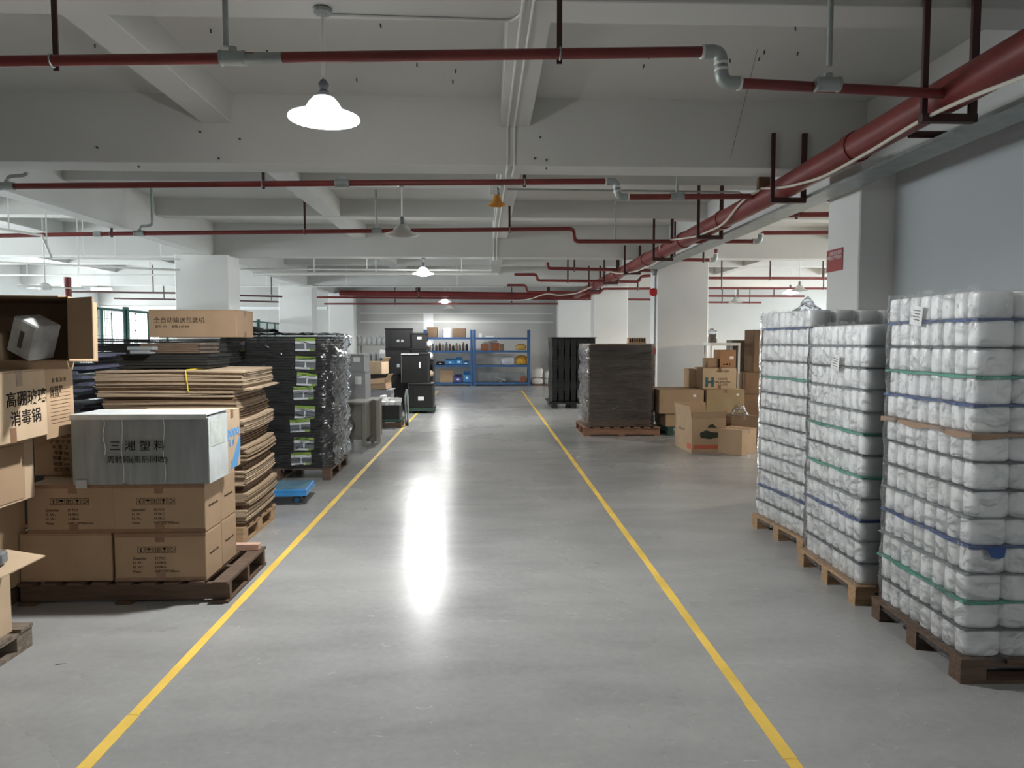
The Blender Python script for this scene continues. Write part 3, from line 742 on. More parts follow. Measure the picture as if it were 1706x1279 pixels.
def icon_row(parent, x, y, z, s):
    """handling marks: glass, umbrella, arrows, goblet, recycling"""
    def ring(cx, w, h, th):
        m = MB()
        m.box(cx - w, cx + w, y - .0008, y, z - h, z - h + th); m.box(cx - w, cx + w, y - .0008, y, z + h - th, z + h)
        m.box(cx - w, cx - w + th, y - .0008, y, z - h, z + h); m.box(cx + w - th, cx + w, y - .0008, y, z - h, z + h)
        return m
    def pt(dx, dz, cx): return (cx + dx * s, y - .0009, z + dz * s)
    for i in range(5):
        cx = x + (i - 2) * s * 2.35
        m = ring(cx, s, s * .95, s * .09)
        def poly(pp): m.add([pt(a, b, cx) for a, b in pp], [tuple(range(len(pp)))])
        if i == 0:
            poly([(-.1, -.7), (.5, -.55), (.05, -.35), (.1, .2), (.55, .7), (-.1, .5), (-.25, .1)])
        elif i == 1:
            poly([(-.75, .05), (.75, .05), (.55, .42), (.2, .6), (-.2, .6), (-.55, .42)]); poly([(-.06, -.65), (.06, -.65), (.06, .1), (-.06, .1)]); poly([(.06, -.65), (.3, -.65), (.3, -.5), (.06, -.53)])
        elif i == 2:
            for q in (-.35, .35):
                poly([(q - .1, -.5), (q + .1, -.5), (q + .1, .3), (q - .1, .3)]); poly([(q - .28, .2), (q + .28, .2), (q, .7)])
            poly([(-.7, -.7), (.7, -.7), (.7, -.58), (-.7, -.58)])
        elif i == 3:
            poly([(-.45, .65), (.45, .65), (.35, .1), (.08, -.15), (-.08, -.15), (-.35, .1)]); poly([(-.06, -.55), (.06, -.55), (.06, -.1), (-.06, -.1)]); poly([(-.35, -.7), (.35, -.7), (.35, -.55), (-.35, -.55)])
        else:
            for a in (0, 120, 240):
                c, q = math.cos(math.radians(a)), math.sin(math.radians(a))
                pp = [(-.62, -.35), (-.15, -.62), (.1, -.62), (.1, -.4), (-.1, -.4), (-.42, -.2)]
                poly([(u * c - v * q, u * q + v * c) for u, v in pp])
        m.obj('handling_mark', M_INK, parent)

# ---- the carton pallet in front at the left
pallet(-2.83, -1.575, 4.30, 5.06, .135, M_WOODD, 'dark brown pallet carrying the brown export cartons and grey box', along='y', boards=9, blocks=False, mb=M_WOODD)
BW, BD, BH = .548, .262, .297
zp = .136
rows = [('lower left', -2.555, 4.335, zp, False), ('lower right', -1.985, 4.325, zp, True), ('upper left', -2.50, 4.335, zp + BH + .002, True), ('upper right', -1.985, 4.33, zp + BH + .002, True)]
for nm, xc, yf, z, printed in rows:
    lab = {'lower left': 'plain brown carton at the bottom left of the front pallet', 'lower right': 'printed brown carton at the bottom right of the front pallet',
           'upper left': 'printed brown carton in the upper row, left, below the grey box', 'upper right': 'printed brown carton in the upper row, right, below the grey box'}[nm]
    t = carton((xc, yf + BD / 2, z), (BW, BD, BH), lab, 0.0, M_CARD, group='export cartons on the front pallet', seam=printed)
    if printed:
        icon_row(t, -.02, -BD / 2 - .0012, .195, .020)
        for k, (a, b) in enumerate((('Quantity:', '20 PCS'), ('G. W.:', '15.0KG'), ('N. W.:', '14.0KG'), ('Meas:', '540*270*300mm'))):
            lettering(a, .022, t, (-.165, -BD / 2 - .0006, .142 - k * .027), FRONT, align='LEFT')
            lettering(b, .022, t, (-.035, -BD / 2 - .0006, .142 - k * .027), FRONT, align='LEFT')
        sm = MB()
        for z in (BH - .01, .012): sm.box(-BW / 2 - .001, BW / 2 + .001, -BD / 2 - .0016, -BD / 2 - .0004, z - .012, z + .012)
        sm.obj('edge_tape', M_TAPE, t)
    if 'right' in nm:
        lettering('Reusable bottle', .024, t, (BW / 2 + .0006, .0, .15), RIGHT)
for nm, xc, z in (('bottom', -1.99, zp), ('upper', -1.99, zp + BH + .002)):
    t = carton((xc, 4.33 + BD * 1.5 + .012, z), (BW, BD, BH), 'brown carton in the second row of the front pallet, %s right' % nm, 0.0, M_CARD, group='export cartons on the front pallet')
    lettering('Reusable bottle', .024, t, (BW / 2 + .0006, .0, .15), RIGHT)
for nm, xc, z in (('bottom', -2.56, zp), ('upper', -2.56, zp + BH + .002)):
    carton((xc, 4.33 + BD * 1.5 + .012, z), (BW, BD, BH), 'brown carton in the second row of the front pallet, %s left' % nm, 0.0, M_CARD, group='export cartons on the front pallet')
# stick of pale wood lying on the back of the pallet
tag(B(-.28, .28, -.028, .028, 0, .045).obj('wood_offcut', mat('pinkish_offcut_wood', (.50, .32, .24), .7, var=.1, scale=8, stretch=(2, 12, 12)), loc=(-1.87, 4.97, .136), bevel=.004), 'pale pinkish wood offcut lying on the back of the front pallet', 'wood offcut')

# grey hollow-board turnover box on top
zt = zp + 2 * BH + .006
g = empty('turnover_box', (-2.085, 4.49, zt), math.radians(0.5), 'grey hollow-board turnover box with black Chinese lettering on the brown cartons', 'box')
gw, gd, gh = .80, .34, .405
mg = MB()
def gfront(u, v):
    x = -gw / 2 + gw * u; z = gh * v
    return (x, -gd / 2 - .004 * math.sin(u * 9) * math.sin(v * PI) + (.006 if abs(u - .38) < .02 else 0), z)
mg.grid(gfront, 36, 8)
mg.add([(-gw / 2, -gd / 2, 0), (gw / 2, -gd / 2, 0), (gw / 2, gd / 2, 0), (-gw / 2, gd / 2, 0), (-gw / 2, -gd / 2, gh), (gw / 2, -gd / 2, gh), (gw / 2 - .005, gd / 2, gh + .008), (-gw / 2 + .02, gd / 2, gh + .012)],
       [(0, 3, 2, 1), (4, 5, 6, 7), (1, 2, 6, 5), (2, 3, 7, 6), (3, 0, 4, 7)])
mg.obj('body', M_GREYPL, g)
B(-gw / 2 - .002, gw / 2 + .002, -gd / 2 - .006, gd / 2 - .005, gh + .0125, gh + .019).obj('lid', mat('pale_grey_board', (.55, .58, .58), .4, var=.15, scale=6), g)
B(-gw / 2 - .002, gw / 2 + .002, -gd / 2 - .009, -gd / 2 - .0055, gh - .012, gh + .019).obj('lid_edge', mat('pale_grey_board', (.55, .58, .58), .4, var=.15, scale=6), g)
B(gw / 2 + .001, gw / 2 + .008, -gd / 2 + .0, gd / 2 - .02, .0, gh - .005).obj('side_flap', mat('pale_grey_board', (.55, .58, .58), .4, var=.15, scale=6), g)
B(gw / 2 + .0085, gw / 2 + .0095, -gd / 2 + .03, gd / 2 - .07, .22, gh - .03).obj('worn_label', mat('worn_green_label', (.42, .47, .42), .6, color2=(.60, .62, .60), scale=14), g)
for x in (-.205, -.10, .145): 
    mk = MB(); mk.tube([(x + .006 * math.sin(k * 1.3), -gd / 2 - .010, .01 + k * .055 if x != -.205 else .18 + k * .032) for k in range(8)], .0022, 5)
    mk.obj('crease', mat('crease_highlight', (.62, .64, .64), .35), g)  # pale thin tubes paint the highlights along the board's creases
lettering('三 湘 塑 料', .068, g, (-.01, -gd / 2 - .012, .232), FRONT)
lettering('周转箱(用后回收)', .047, g, (-.012, -gd / 2 - .012, .150), FRONT)
B(-gw / 2 + .02, -gw / 2 + .085, -gd / 2 - .012, -gd / 2 - .008, -.02, .03).obj('loose_tape', mat('clear_tape', (.45, .46, .48), .15), g)

# carton with blue print behind the grey box
c = carton((-2.035, 4.86, zt - .003), (.62, .30, .40), 'pale carton with blue printing standing behind the grey box', 0.0, M_CARD2, tape='x')
lettering('apopo', .105, c, (.31 + .001, .0, .255), RIGHT, M_BLUEINK, bold=.003)
lettering('品 质', .05, c, (.31 + .001, -.02, .175), RIGHT, M_BLUEINK)
MB().add([(.3115, -.06, .003), (.3115, .08, .003), (.3115, .15, .13), (.3115, .15, .22)], [(0, 1, 2, 3)]).obj('blue_stripe', M_BLUEINK, c)
MB().add([(.3115, .118, .21), (.3115, .132, .21), (.3115, .132, .224), (.3115, .118, .224)], [(0, 1, 2, 3)]).obj('red_dot', M_REDINK, c)

# ---- near-left pallet with the open-flapped carton
pallet(-3.60, -2.385, 2.85, 3.735, .125, M_WOODG, 'grey weathered pallet at the left edge, nearest the camera', along='x', boards=6)
def open_carton(loc, size, rz, label, flaps, m=None, tilt=None, group=None, mi=None, th=.006):
    """carton without a lid: floor, four walls and its raised flaps, each a part"""
    w, d, h = size; m = m or M_CARD
    t = empty('open_carton', loc, rz if tilt is None else (tilt[0], tilt[1], rz), label, 'carton', group)
    B(-w / 2, w / 2, -d / 2, d / 2, 0, th).obj('base_panel', m, t)
    B(-w / 2, w / 2, -d / 2, -d / 2 + th, th, h).obj('wall_panel', m, t); B(-w / 2, w / 2, d / 2 - th, d / 2, th, h).obj('wall_panel', m, t)
    B(-w / 2, -w / 2 + th, -d / 2 + th, d / 2 - th, th, h).obj('wall_panel', m, t); B(w / 2 - th, w / 2, -d / 2 + th, d / 2 - th, th, h).obj('wall_panel', m, t)
    for side, ln, ang in flaps:     # ang 0 = straight up, 90 = level outwards, 180 = hanging down
        a = math.radians(ang)
        if side in 'lr':
            s = 1 if side == 'r' else -1
            f = B(-th / 2, th / 2, -d / 2 + .01, d / 2 - .01, 0, ln).obj('flap', m, t, loc=(s * (w / 2), 0, h + .002), rot=(0, s * a, 0))
        else:
            s = 1 if side == 'b' else -1
            f = B(-w / 2 + .01, w / 2 - .01, -th / 2, th / 2, 0, ln).obj('flap', m, t, loc=(0, s * (d / 2), h + .002), rot=(-s * a, 0, 0))
    return t
open_carton((-2.705, 3.33, .126), (.58, .58, .42), 0, 'open carton on the near-left pallet with a pale flap folded out', [('r', .19, 100), ('l', .2, 60)], M_CARD2)
dv = empty('grey_device', (-2.555, 3.35, .552), math.radians(12), 'small grey plastic fitting lying on the open carton at the left edge', 'fitting')
B(-.10, .10, -.035, .035, -.01, .045).obj('case', M_LAMPCAP, dv, bevel=.006, loc=(.17, 0, 0))
for k in range(4): MB().tube([(.08 + k * .05, .01, .044), (.08 + k * .05, .012, .075)], .016, 10).obj('terminal', M_GALV, dv, True)

# ---- the tall carton stack behind it
pallet(-3.75, -2.875, 3.86, 4.45, .12, M_WOODD, 'dark pallet under the tall stack of cartons at the left edge', along='x', boards=5)
carton((-3.235, 4.155, .121), (.80, .52, .552), 'brown carton at the foot of the tall stack by the left edge', 0.0, M_CARD, tape='x')
mb_ = carton((-3.03, 4.06, .676), (.70, .42, .375), 'pale carton with a loose side sheet in the middle of the tall left stack', 0, M_CARD2, tape='x', seam=False)
B(.3505, .356, -.20, .13, .005, .36).obj('side_sheet', M_CARD2, mb_); B(.357, .361, -.17, .105, .02, .335).obj('side_sheet', M_CARD, mb_)
pb = carton((-2.70, 4.74, .735), (.40, .23, .295), 'torn brown carton with rows of printed text beside the grey box', 0.0, M_CARD, flaps=True)
for k in range(7): lettering(('品名  规格', '产地 宁波', '毛 重  21', '净重 kg', '数量 pcs', '箱规 cm', '批次 号')[k], .030, pb, (-.03, -.1158, .255 - k * .036), FRONT, align='CENTER')
gb = carton((-2.885, 3.915, 1.056), (.71, .51, .385), 'pale carton lettered in black Chinese characters on the tall left stack', 0.0, M_CARD2, tape='x', seam=False, tilt=(math.radians(1.0), 0))
lettering('高硼玻璃', .088, gb, (.3556, .085, .225), RIGHT, bold=.001); lettering('消毒锅', .088, gb, (.3556, .07, .120), RIGHT, bold=.001)
B(.3552, .3562, .0, .05, .30, .384).obj('tape', M_TAPE, gb); B(.3552, .3562, -.07, -.02, .0, .08).obj('tape', M_TAPE, gb)
B(.335, .342, .262, .545, -.03, .375).obj('side_flap', M_CARD, gb)
for k in range(10): B(.3422, .3428, .31, .51, .25 - k * .022, .2525 - k * .022).obj('print_line', M_INK, gb)
lettering('装 箱 清 单', .030, gb, (.3426, .405, .305), RIGHT)
for k, q in enumerate(('品名 规格 数量', '高硼 玻璃 锅', '消毒 锅 盖')):
    lettering(q, .020, gb, (.3426, .31, .262 - k * .022), RIGHT, align='LEFT')
# tipped open carton on top with foam and a small carton inside
tc = open_carton((-2.74, 4.42, 1.655), (.70, .36, .42), math.radians(9), 'tipped open carton on top of the left stack, its mouth facing the viewer', [('r', .19, 58), ('f', .05, 118), ('b', .10, -6), ('l', .2, 30)], M_CARD, tilt=(math.radians(88), 0))
fb = empty('foam_block', (-2.545, 4.05, 1.50), 0, 'white moulded foam block with a dark slot sticking out of the tipped carton', 'foam block')
fb.rotation_euler = (math.radians(6), math.radians(24), math.radians(-14))
B(-.08, .08, -.08, .08, 0.03, .235).obj('block_body', M_FOAM, fb, bevel=.008)
B(-.012, .014, -.083, -.076, .08, .175).obj('slot', M_RUBBER, fb)
carton((-2.76, 4.06, 1.476), (.19, .14, .17), 'small blank carton inside the tipped carton at the left edge', math.radians(8), M_CARD2, seam=False)
# ripped board leaning behind
for i, (px, py, Y, w, h, rx, ry, rz) in enumerate(((104, 606, 4.5, .16, .26, -8, 12, -30),)):
    p = P(px, py + (20 if i == 0 else 12), Y)
    tag(B(-w / 2, w / 2, -.003, .003, 0, h).obj('torn_board', M_CARD2, loc=p, rot=(math.radians(rx), math.radians(ry), math.radians(rz))), ('crumpled torn cardboard hanging behind the lettered carton', 'narrow torn cardboard strip leaning behind the tall left stack')[i], 'cardboard')

# ================================================================== FLATTENED CARTONS
def board_mesh(w, d, th, curl, seed, layers=2, lift=0.0):
    """one flattened carton: two plies with a fold, edges drooping or curling"""
    r = random.Random(seed); ph = r.random() * 6
    m = MB()
    nx, ny = 10, 5
    for L in range(layers):
        z0 = th * L / layers; t2 = th / layers * .82
        in_ = r.uniform(0, .02) if L else 0
        def top(u, v, z):
            x = -w / 2 + w * u - in_; y = -d / 2 + d * v
            return (x, y, z + curl * (max(0, v - .25) ** 2) * 1.4 + .003 * math.sin(u * 5 + ph) + lift * max(0, u - .75) ** 2 * 8)
        o = len(m.v)
        m.grid(lambda u, v: top(u, v, z0 + t2), nx, ny); m.grid(lambda u, v: top(u, v, z0), nx, ny)
        n = (nx + 1) * (ny + 1)
        def side(ids):
            for a, b in zip(ids[:-1], ids[1:]): m.f.append((o + a + n, o + b + n, o + b, o + a))
        side(list(range(nx + 1))); side([j * (nx + 1) + nx for j in range(ny + 1)])
        side([ny * (nx + 1) + nx - i for i in range(nx + 1)]); side([(ny - j) * (nx + 1) for j in range(ny + 1)])
    return m.mesh('flattened_carton')

def flat_stack(xr, yf, z, spec, label, group, w, d, cat='flattened carton'):
    """spec: list of (count, thickness, material, x offset of the right edge, y offset, curl, width factor)"""
    rnd = random.Random(int(abs(xr) * 77)); cache = {}
    for bi, (n, th, m, dx, dy, curl, wf) in enumerate(spec):
        for i in range(n):
            k = (bi, i % 2)
            if k not in cache: cache[k] = board_mesh(w * wf, d, th, curl, bi * 7 + i)
            me = cache[k]
            if not me.materials: me.materials.append(m)
            o = link('flattened_carton', me, m, None, (xr - w * wf / 2 + dx + rnd.uniform(-.012, .008), yf + d / 2 + dy + rnd.uniform(-.01, .01), z), (0, 0, math.radians(rnd.uniform(-.7, .7))))
            lb = label[bi] if isinstance(label, (list, tuple)) else label
            tag(o, lb, cat, group)
            z += th + .0015
    return z
pallet(-3.03, -1.90, 5.55, 6.40, .135, M_WOOD, 'pale wooden pallet under the pile of flattened cartons', along='x', boards=6)
SP = [  # dark recessed bundles colour in the shadowed gaps between the pale ones
    (3, .014, M_CARD3, .00, .00, 0.023, 1.0), (5, .016, M_FLAT, .02, -.01, 0.032, 1.0), (2, .016, M_CARD3, -.03, .05, 0.023, .97),
    (6, .015, M_FLAT2, .03, .00, 0.041, 1.0), (3, .018, M_CARD3, -.02, .06, 0.036, .95), (7, .015, M_FLAT, .02, .0, 0.045, 1.0),
    (4, .020, M_CARD3, -.03, .04, 0.023, .97), (6, .0155, M_FLAT2, .03, -.01, 0.036, .98), (5, .021, M_CARD3, -.04, .03, 0.023, .95),
    (6, .0155, M_FLAT, .02, .0, 0.032, .98), (4, .022, M_CARD3, -.03, .02, 0.018, .96), (3, .015, M_FLAT2, -.03, -.02, 0.013, .96),
    (2, .020, M_CARD3, -.05, .0, 0.013, .94), (3, .014, M_FLAT, -.06, -.02, 0.013, .97), (1, .012, M_FLAT, .07, .02, 0.013, 1.1), (9, .0145, M_FLAT, .02, -.01, 0.009, 1.06)]
LB = ['flattened carton %s, pile by the blue trolley' % s for s in
      ('in the bottom bundle', 'in the second bundle up', 'in the third bundle up', 'in the fourth bundle up', 'in the fifth bundle up', 'in the sixth bundle up', 'in the seventh bundle up',
       'in the eighth bundle up', 'in the ninth bundle up', 'in the tenth bundle up', 'in the eleventh bundle up', 'in the fifth bundle down', 'in the fourth bundle down', 'in the third bundle down', 'jutting out under the strapped bundle', 'in the yellow-strapped top bundle')]
ztop = flat_stack(-1.90, 5.58, .137, SP, LB, 'flattened cartons on the pallet by the blue trolley', 1.06, .76)
tag(MB().tube([(-2.30, 5.555, ztop - .16), (-2.315, 5.552, ztop + .004), (-2.315, 6.3, ztop + .012)], .004, 5).obj('yellow_strap', M_YSTRAP), 'thin yellow strap around the top bundle of flattened cartons', 'strap')
# dark bundles on top
for i, (px0, px1, py0, py1, Y, d, m) in enumerate(((197, 345, 574, 598, 5.75, .5, M_CHAR), (234, 330, 556, 573, 5.85, .42, M_BROWNPL), (214, 250, 560, 574, 5.70, .1, M_SHEETL), (285, 352, 549, 572, 6.35, .34, M_CHAR))):
    a, b = P(px0, py1, Y), P(px1, py0, Y)
    t = empty('board_bundle', ((a.x + b.x) / 2, Y + d / 2, ztop + .014 + (0, .115, .115, .0)[i]), 0, ('long black bundle of boards on top of the strapped flattened cartons', 'dark brown bundle lying on the long black bundle', 'small grey-green block at the left of the dark bundles', 'black rumpled bundle behind the dark bundles')[i], 'board bundle', 'dark bundles on the carton pile')
    w = b.x - a.x; h = (.11, .085, .06, .20)[i]
    n = 5 if i != 2 else 2
    for k in range(n):
        B(-w / 2 + random.uniform(-.015, .015), w / 2 + random.uniform(-.015, .015), -d / 2, d / 2, h / n * k, h / n * (k + .86)).obj('board', m, t)

# second pile behind, carrying the long carton
pallet(-3.82, -2.58, 6.95, 7.75, .13, M_WOODD, 'dark pallet under the rear pile below the long carton', along='x', boards=6)
SP2 = [(6, .04, M_CHAR if k % 3 else M_BROWNPL, random.uniform(-.04, .04), random.uniform(-.03, .03), .0, 1.0) for k in range(6)]
z2 = flat_stack(-2.62, 6.98, .132, SP2, 'dark flattened carton in the rear pile under the long brown carton', 'flattened cartons in the rear pile', 1.16, .74)
lc = carton(((GX(250, 7.1) + GX(396, 7.1)) / 2, 7.36, z2 + .010), (GX(396, 7.1) - GX(250, 7.1), .5, .272), 'long brown carton with faded lettering on top of the rear pile', 0, M_CARD, tape='x')
lettering('全自动输送包装机', .062, lc, (-.13, -.2512, .165), FRONT); lettering('型号: XA — 规格 640*400', .03, lc, (-.2, -.2512, .105), FRONT)
# slate sheets left of the pile
for k in range(11):
    o = B(-.42 + random.uniform(-.03, .03), .40 + random.uniform(-.04, .04), -.3, .3, 0, .022).obj('slate_sheet', M_DUSK, loc=(-3.62, 6.1, 1.02 + k * .045), rot=(math.radians(random.uniform(-1.5, 1.5)), math.radians(random.uniform(-2, 2)), math.radians(random.uniform(-4, 4))))
    tag(o, 'slate-blue plastic sheet in the loose heap left of the carton pile', 'plastic sheet', 'slate sheets left of the carton pile')
pallet(-4.05, -3.15, 5.75, 6.45, .12, M_WOODD, 'dark pallet under the crate with slate-blue sheets', along='x', boards=5)
cr = empty('dark_crate', (-3.6, 6.1, .122), 0, 'dark crate under the heap of slate-blue sheets', 'crate')
for s in (-1, 1):
    B(-.42, .42, s * .31 - .01, s * .31 + .01, 0, .87).obj('side_panel', M_BLACKPL, cr); B(s * .41 - .01, s * .41 + .01, -.3, .3, 0, .87).obj('end_panel', M_BLACKPL, cr)
B(-.40, .40, -.30, .30, .84, .86).obj('lid', M_BLACKPL, cr)

# ================================================================== BLUE PLATFORM TROLLEY
tr = empty('platform_trolley', (-2.12, 7.08, 0), math.radians(4), 'blue platform trolley poking out beside the flattened cartons', 'trolley')
B(-.36, .36, -.24, .24, .135, .165).obj('deck', M_BLUEPL, tr, bevel=.008)
B(-.36, .36, -.245, -.235, .10, .14).obj('deck_rim', M_BLUEPL, tr); B(.352, .362, -.24, .24, .10, .14).obj('deck_rim', M_BLUEPL, tr)
B(-.34, .34, -.22, .22, .1652, .1672).obj('rubber_mat', mat('worn_blue_mat', (.08, .17, .23), .7, var=.2, scale=6), tr)
for sx in (-1, 1):
    for sy in (-1, 1):
        cs = B(-.035, .035, -.03, .03, .098, .134).obj('caster', M_RUBBER, tr, loc=(sx * .26, sy * .16, 0))
        MB().tube([(0, -.018, .05), (0, .018, .05)], .05, 16).obj('wheel', M_RUBBER, cs, True)
        MB().tube([(0, -.022, .05), (0, .022, .05)], .026, 12).obj('hub', M_BLUEPL, cs, True)
MB().tube(arc_pts([(-.34, -.2, .165), (-.36, -.2, .88), (-.36, .2, .88), (-.34, .2, .165)], .06), .014, 8).obj('handle', M_BLUEPL, tr, True)

# ================================================================== WRAPPED WHITE JARS ON THE RIGHT
JX, JY, JH = .186, .0965, .132
def jar_mesh(n, prof, name='white_jar'):
    return MB().lathe(prof, n, sx=JX / 2 * .985, sy=JY / 2 * .985, power=3.4).mesh(name, True)
PROF = [(.90, 0), (.985, .006), (1.0, .018), (1.0, .098), (.985, .113), (.94, .122), (.84, .1265)]
JAR = jar_mesh(24, PROF); JAR.materials.append(M_JAR)
rest = MB()
jar_n = 0
STACKS = [ # corner x, corner y, rotation, layers, label
    (2.245, 3.165, math.radians(-2.2), 13, 'in the wrapped stack nearest the camera', 'nearest'),
    (2.262, 4.145, math.radians(-1.3), 12, 'in the middle wrapped stack', 'middle'),
    (2.40, 5.17, math.radians(5.0), 13, 'in the farthest wrapped stack', 'farthest')]
NXJ, NYJ = 6, 8
SHEETS = {'nearest': 'DGDCLDLBLGDD', 'middle': 'LDBLDGLLDDL', 'farthest': 'LDDBLDDLGDBD'}
COLS = {'D': M_SHEETD, 'L': M_SHEETL, 'G': M_SHEETG, 'B': M_SHEETB, 'C': M_SHEETC}
CN = {'D': 'dark grey', 'L': 'grey', 'G': 'green', 'B': 'blue', 'C': 'tan cardboard'}
ORD = ['bottom', 'second', 'third', 'fourth', 'fifth', 'sixth', 'seventh', 'eighth', 'ninth', 'tenth', 'eleventh', 'twelfth']
# sheet colours from the bottom layer up
SHEETS['nearest'] = 'DGLBLDDCBGDB'; SHEETS['middle'] = 'DLBLGDGLLDL'; SHEETS['farthest'] = 'DBDLDDDDGDDB'
def jar_stack(si, cx, cy, rot, layers, where, key):
    global jar_n
    rnd = random.Random(100 + si)
    hp = .118
    W, D = NXJ * JX, NYJ * JY
    M = Matrix.Translation((cx, cy, 0)) @ Matrix.Rotation(rot, 4, 'Z')
    c = M @ Vector((W / 2, D / 2, 0))
    # pallet under the jars
    pt = pallet(c.x - W / 2 - .03, c.x + W / 2 + .03, c.y - D / 2 - .03, c.y + D / 2 + .03, hp, M_WOOD if key != 'nearest' else M_WOODD,
           {'nearest': 'dark wooden pallet under the nearest wrapped jars', 'middle': 'pale wooden pallet under the middle wrapped jars', 'farthest': 'orange-brown pallet under the farthest wrapped jars'}[key], rot, boards=6, along='y', mb=M_WOOD if key != 'nearest' else M_WOODD)
    z = hp + .003
    for L in range(layers):
        lx, ly = rnd.uniform(-.008, .008), rnd.uniform(-.008, .008)
        sag = .0
        for j in range(NYJ):
            for i in range(NXJ):
                seen = (i == 0) or (j == 0 and (key == 'nearest' and i == 1)) or (j == 0 and key == 'farthest' and L == layers - 1 and i < 4)
                p = M @ Vector(((i + .5) * JX + lx + rnd.uniform(-.003, .003), (j + .5) * JY + ly + rnd.uniform(-.002, .002), z))
                if seen and not (key == 'farthest' and i == 0 and j >= 6) and jar_n < 300:
                    o = link('white_jar', JAR, M_JAR, None, p, (0, 0, rot + rnd.uniform(-.03, .03)))
                    tag(o, 'white plastic jar ' + where, 'jar', 'white jars ' + where); jar_n += 1
                else:
                    q = MB().lathe([(.92, 0), (1.0, .015), (1.0, .105), (.84, .1265)], 12, sx=JX / 2 * .985, sy=JY / 2 * .985, power=3.4)
                    R2 = Matrix.Rotation(rot, 3, 'Z')
                    rest.add([p + R2 @ Vector(v) for v in q.v], q.f)
        z += .1275
        if L < layers - 1:
            ch = SHEETS[key][L]
            th = .0035 if ch != 'C' else .006
            m = MB(); nu = 26
            ov = .006 if ch != 'C' else .014
            drop = {'G': .016, 'B': .014, 'C': .030}.get(ch, .006)
            m.box(-ov, W + ov, -ov, D + ov, 0, .0022)
            # the overhanging edge droops unevenly on the two visible sides
            ph = rnd.random() * 6
            def left(u, v):
                f = .45 + .55 * math.sin(u * 7 + ph) ** 2
                return (-ov - .0015 - .002 * v, -ov + (D + 2 * ov) * u, .0022 - drop * f * v)
            def front(u, v):
                f = .45 + .55 * math.sin(u * 9 + ph + 1) ** 2
                return (-ov + (W + 2 * ov) * u, -ov - .0015 - .002 * v, .0022 - drop * f * v)
            m.grid(left, nu, 1); m.grid(front, nu, 1)
            o = m.obj('slip_sheet', COLS[ch]); o.matrix_world = M @ Matrix.Translation((lx, ly, z + .0006))
            tag(o, '%s slip sheet, %s up from the pallet, in the %s jar stack' % (CN[ch], ORD[L] if L else 'first', key), 'slip sheet', 'slip sheets ' + where)
            z += .0045
    # stretch film around the four sides: a loosely crumpled shell
    f = MB(); H0, H1 = .07, z + .015
    pts = [(0, 0), (W, 0), (W, D), (0, D)]
    off = .020
    def wrap(u, v):
        per = [W, D, W, D]; tot = 2 * (W + D); s = (u % 1.0) * tot
        k = 0
        while k < 3 and s > per[k]: s -= per[k]; k += 1
        a, b = pts[k], pts[(k + 1) % 4]; t = s / per[k]
        x, y = a[0] + (b[0] - a[0]) * t, a[1] + (b[1] - a[1]) * t
        nx, ny = [(0, -1), (1, 0), (0, 1), (-1, 0)][k]
        e = off + .006 * math.sin(u * 83 + v * 19) * math.sin(v * 47 + u * 31) + rnd.uniform(-.002, .002)
        zz = H0 + (H1 - H0) * v
        if u in (0.0, 1.0): e = off
        x += nx * e; y += ny * e
        if t < .03: px_, py_ = [(-1, 0), (0, -1), (1, 0), (0, 1)][k]; x += px_ * off * .5; y += py_ * off * .5
        if v > .99: zz += rnd.uniform(-.02, .012)
        return (x, y, zz)
    f.grid(wrap, 96, 46)
    o = f.obj('stretch_wrap', M_FILM, None, True); o.matrix_world = M
    tag(o, 'clear stretch film wrapped around the jars %s' % where, 'stretch film', 'stretch film on the jar stacks')
    # paper delivery slip under the film
    if key != 'farthest':
        y0 = .30 if key == 'nearest' else .42
        zz = z - (.10 if key == 'nearest' else .24)
        s = empty('delivery_slip', M @ Vector((-.0125, D - y0, zz)), rot, 'white paper slip tucked under the film %s' % where.replace('in', 'on', 1), 'paper slip', 'paper slips on the jar stacks')
        B(-.0008, .0008, -.055, .055, -.05, .05).obj('paper', M_WHITE, s, rot=(math.radians(8), 0, 0))
        for k in range(4): B(-.0014, -.0009, -.035, .03 - .01 * (k % 2), .025 - k * .016, .029 - k * .016).obj('print_line', M_INK, s, rot=(math.radians(8), 0, 0))
for si, a in enumerate(STACKS): jar_stack(si, *a)
o = rest.obj('white_jars_inside', M_JAR, None, True); tag(o, 'white jars packed inside and behind the outer rows of the wrapped stacks', 'jars', kind='stuff')
# folded blue sheet corner sticking out of the nearest stack, and a crumpled film knot on the farthest
p = P(1657, 922, 3.14)
tag(MB().add([(p.x - .045, 3.132, p.z + .03), (p.x + .05, 3.132, p.z + .03), (p.x + .035, 3.122, p.z - .012), (p.x + .005, 3.119, p.z - .02), (p.x - .03, 3.122, p.z - .012)], [(0, 1, 2, 3, 4)]).obj('blue_flap', M_SHEETB), 'blue sheet corner folded down at the front of the nearest jar stack', 'sheet corner')
kn = MB()
def knot(u, v):
    r = .09 * (1 - v) * (1 + .35 * math.sin(u * 31) * math.sin(v * 9 + u * 17))
    return (r * math.cos(2 * PI * u), r * math.sin(2 * PI * u), .12 * v)
kn.grid(knot, 24, 6)
p = P(1345, 523, 5.55)
tag(kn.obj('film_knot', M_FILMW, None, True, loc=(p.x, 5.55, 1.84)), 'crumpled knot of clear film on top of the farthest jar stack', 'film knot')

